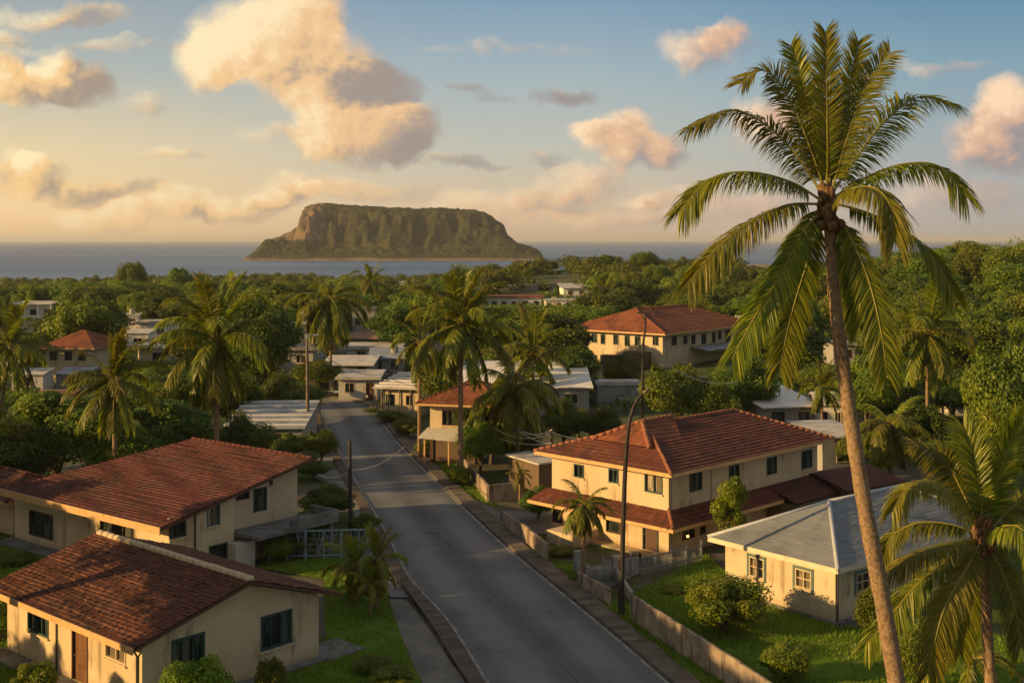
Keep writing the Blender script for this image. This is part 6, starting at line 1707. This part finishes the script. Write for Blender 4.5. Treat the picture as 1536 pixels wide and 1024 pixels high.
while Yd < 700:
    step_w = 7.5 if Yd < 320 else 8.5
    n_ = int(1.02 * Yd / step_w)
    for k in range(n_):
        u = -60 + 1660 * (k + rs.uniform(.1, .9)) / n_
        Yt = Yd * rs.uniform(.96, 1.05)
        x = (u - 768) / F * Yt; gz_ = tz(x, Yt)
        if gz_ < SEA_Z + 1.0: continue
        if Yt > 690 + 20 * math.sin(x * .03): continue
        hgt = rs.uniform(5.5, 10.5) if Yt < 330 else rs.uniform(6, 10)
        if Yt < 250 and rs.uniform() < .08: hgt *= 1.3
        if Yt > 380: hgt *= .82
        wd = hgt * rs.uniform(.9, 1.45)
        vtop = V0 + (H - gz_ - hgt) / Yt * F; wpx = wd / Yt * F
        lim = blocked(u, Yt, vtop, wpx)
        if lim == -1: continue
        if lim:
            hgt = H - gz_ - (lim + rs.uniform(0, 4) - V0) / F * Yt
            if hgt < 1.6: continue
            wd = max(2.5, min(wd, hgt * 1.9)); vtop = V0 + (H - gz_ - hgt) / Yt * F; wpx = wd / Yt * F
        if Yt < 175 and 430 < u < 640: continue
        if Yt < 160 and (820 < u < 1180) and vtop < 560: continue
        if count < 290 and Yt < 400:
            z = [q for q in ZN if q[0] <= u < q[1]]
            z = z[0] if z else ZN[0]
            plant('wood', u, vtop, wpx, Yt, z[3], z[2], rs.randint(0, 5), 'woodland_tree', 'tree', count); count += 1
        else:
            FARW.append((x, Yt, gz_, wd, hgt))
    Yd *= 1.085 if Yd < 330 else 1.07
# the far wood reads as one mass
mbA = MB(); rs = np.random.RandomState(5)
for (x, y, z, wd, hg) in FARW:
    nc = 11; p = rs.normal(size=(nc, 3)); p /= np.linalg.norm(p, axis=1)[:, None]; p *= rs.uniform(.4, .85, (nc, 1)); p[:, 2] = np.abs(p[:, 2]) - .25
    C = np.stack([x + p[:, 0] * wd * .55, y + p[:, 1] * wd * .55, z + hg * (.5 + .5 * p[:, 2])], -1)
    leaves(mbA, rs, C, rs.uniform(.16, .28, nc) * wd, 900, .8, .7, .5)
tag(mbA.obj('far_wood', LEAF_A), 'far wood of mixed green trees along the shore', None, None, 'stuff')
# undergrowth fills the floor of the wood and the gaps in the town
mbU = MB(); rs = np.random.RandomState(9); nb = 0
while nb < 1500:
    y = 135 + 480 * rs.uniform() ** 1.5; u = rs.uniform(-60, 1600); x = (u - 768) / F * y
    if y < 230 and 470 < u < 610: continue
    if y < 150 and u > 420 and u < 660: continue
    g_ = tz(x, y); hh = rs.uniform(1.0, 2.6)
    vt = V0 + (H - g_ - hh) / y * F
    if any(a_ - 4 < u < b_ + 4 and y < yb and vt < d_ - 1 for (a_, b_, c_, d_, yb) in KEEP if True): continue
    nc = 5; C = np.stack([x + rs.uniform(-1.8, 1.8, nc), y + rs.uniform(-1.8, 1.8, nc), g_ + hh * rs.uniform(.2, .7, nc)], -1)
    leaves(mbU, rs, C, rs.uniform(.6, 1.2, nc), 130 if y < 260 else 70, .5 if y < 260 else .85, .7, .5); nb += 1
tag(mbU.obj('undergrowth', LEAF_B), 'low mixed undergrowth between the trees and houses', None, None, 'stuff')

# ------------------------------------------------------------------ grass blades on the lawns
def in_poly(x, y, P):
    c = np.zeros(len(x), bool); n = len(P)
    for i in range(n):
        x0, y0 = P[i][0], P[i][1]; x1, y1 = P[(i + 1) % n][0], P[(i + 1) % n][1]
        c ^= ((y0 > y) != (y1 > y)) & (x < (x1 - x0) * (y - y0) / (y1 - y0 + 1e-9) + x0)
    return c
mbG = MB(); rs = np.random.RandomState(31)
for pl, dens in zip(LAWNS, (90, 60, 80, 60, 60, 80, 70, 80, 30)):
    P = [g0(u, v) for u, v in pl]; xs = [p.x for p in P]; ys = [p.y for p in P]
    A_ = (max(xs) - min(xs)) * (max(ys) - min(ys)); n = int(A_ * dens)
    x = rs.uniform(min(xs), max(xs), n); y = rs.uniform(min(ys), max(ys), n)
    ok = in_poly(x, y, P); ok &= vnoise(x * .9, y * .9, 3, 3) > .34
    ok &= (y > 42)
    x = x[ok]; y = y[ok]; n = len(x)
    hh = rs.uniform(.05, .16, n) * (0.6 + 1.1 * vnoise(x * .5, y * .5, 6, 3)); a = rs.uniform(0, 6.28, n); w = rs.uniform(.02, .05, n)
    lx = rs.normal(size=n) * .06; ly = rs.normal(size=n) * .06; z = np.full(n, -.05)
    V = np.stack([np.stack([x - w * np.cos(a), y - w * np.sin(a), z], -1), np.stack([x + w * np.cos(a), y + w * np.sin(a), z], -1), np.stack([x + lx, y + ly, hh], -1)], 1)
    mbG.add(V.reshape(-1, 3), (np.arange(n) * 3)[:, None] + np.array([[0, 1, 2]]), 0, rnd=np.repeat(rs.uniform(0, 1, n), 3))
tag(mbG.obj('grass', BLADE), 'short green grass of the lawns and verges', None, None, 'stuff')

# any prototype that was not used is removed
for lst in PROTO.values():
    for pr in lst:
        if pr.name not in used and 'label' not in pr.keys():
            for ch in list(pr.children): bpy.data.objects.remove(ch)
            bpy.data.objects.remove(pr)
for o in bpy.data.objects:
    if 'dims' in o.keys(): del o['dims']

# ------------------------------------------------------------------ haze: one closed box of thin even air
m = bpy.data.materials.new('haze_air'); m.use_nodes = True; m.node_tree.nodes.clear(); n = NT(m.node_tree)
vol = n('ShaderNodeVolumePrincipled', {'Color': (0.95, 0.92, 0.88, 1), 'Density': 0.000085, 'Anisotropy': 0.2})
n('ShaderNodeOutputMaterial', {'Volume': vol.outputs[0]})
tag(MB().box(-45000, 45000, -45000, 45000, SEA_Z - 16.0, 72).obj('haze', m), 'thin warm evening haze over the town and sea', None, None, 'stuff')
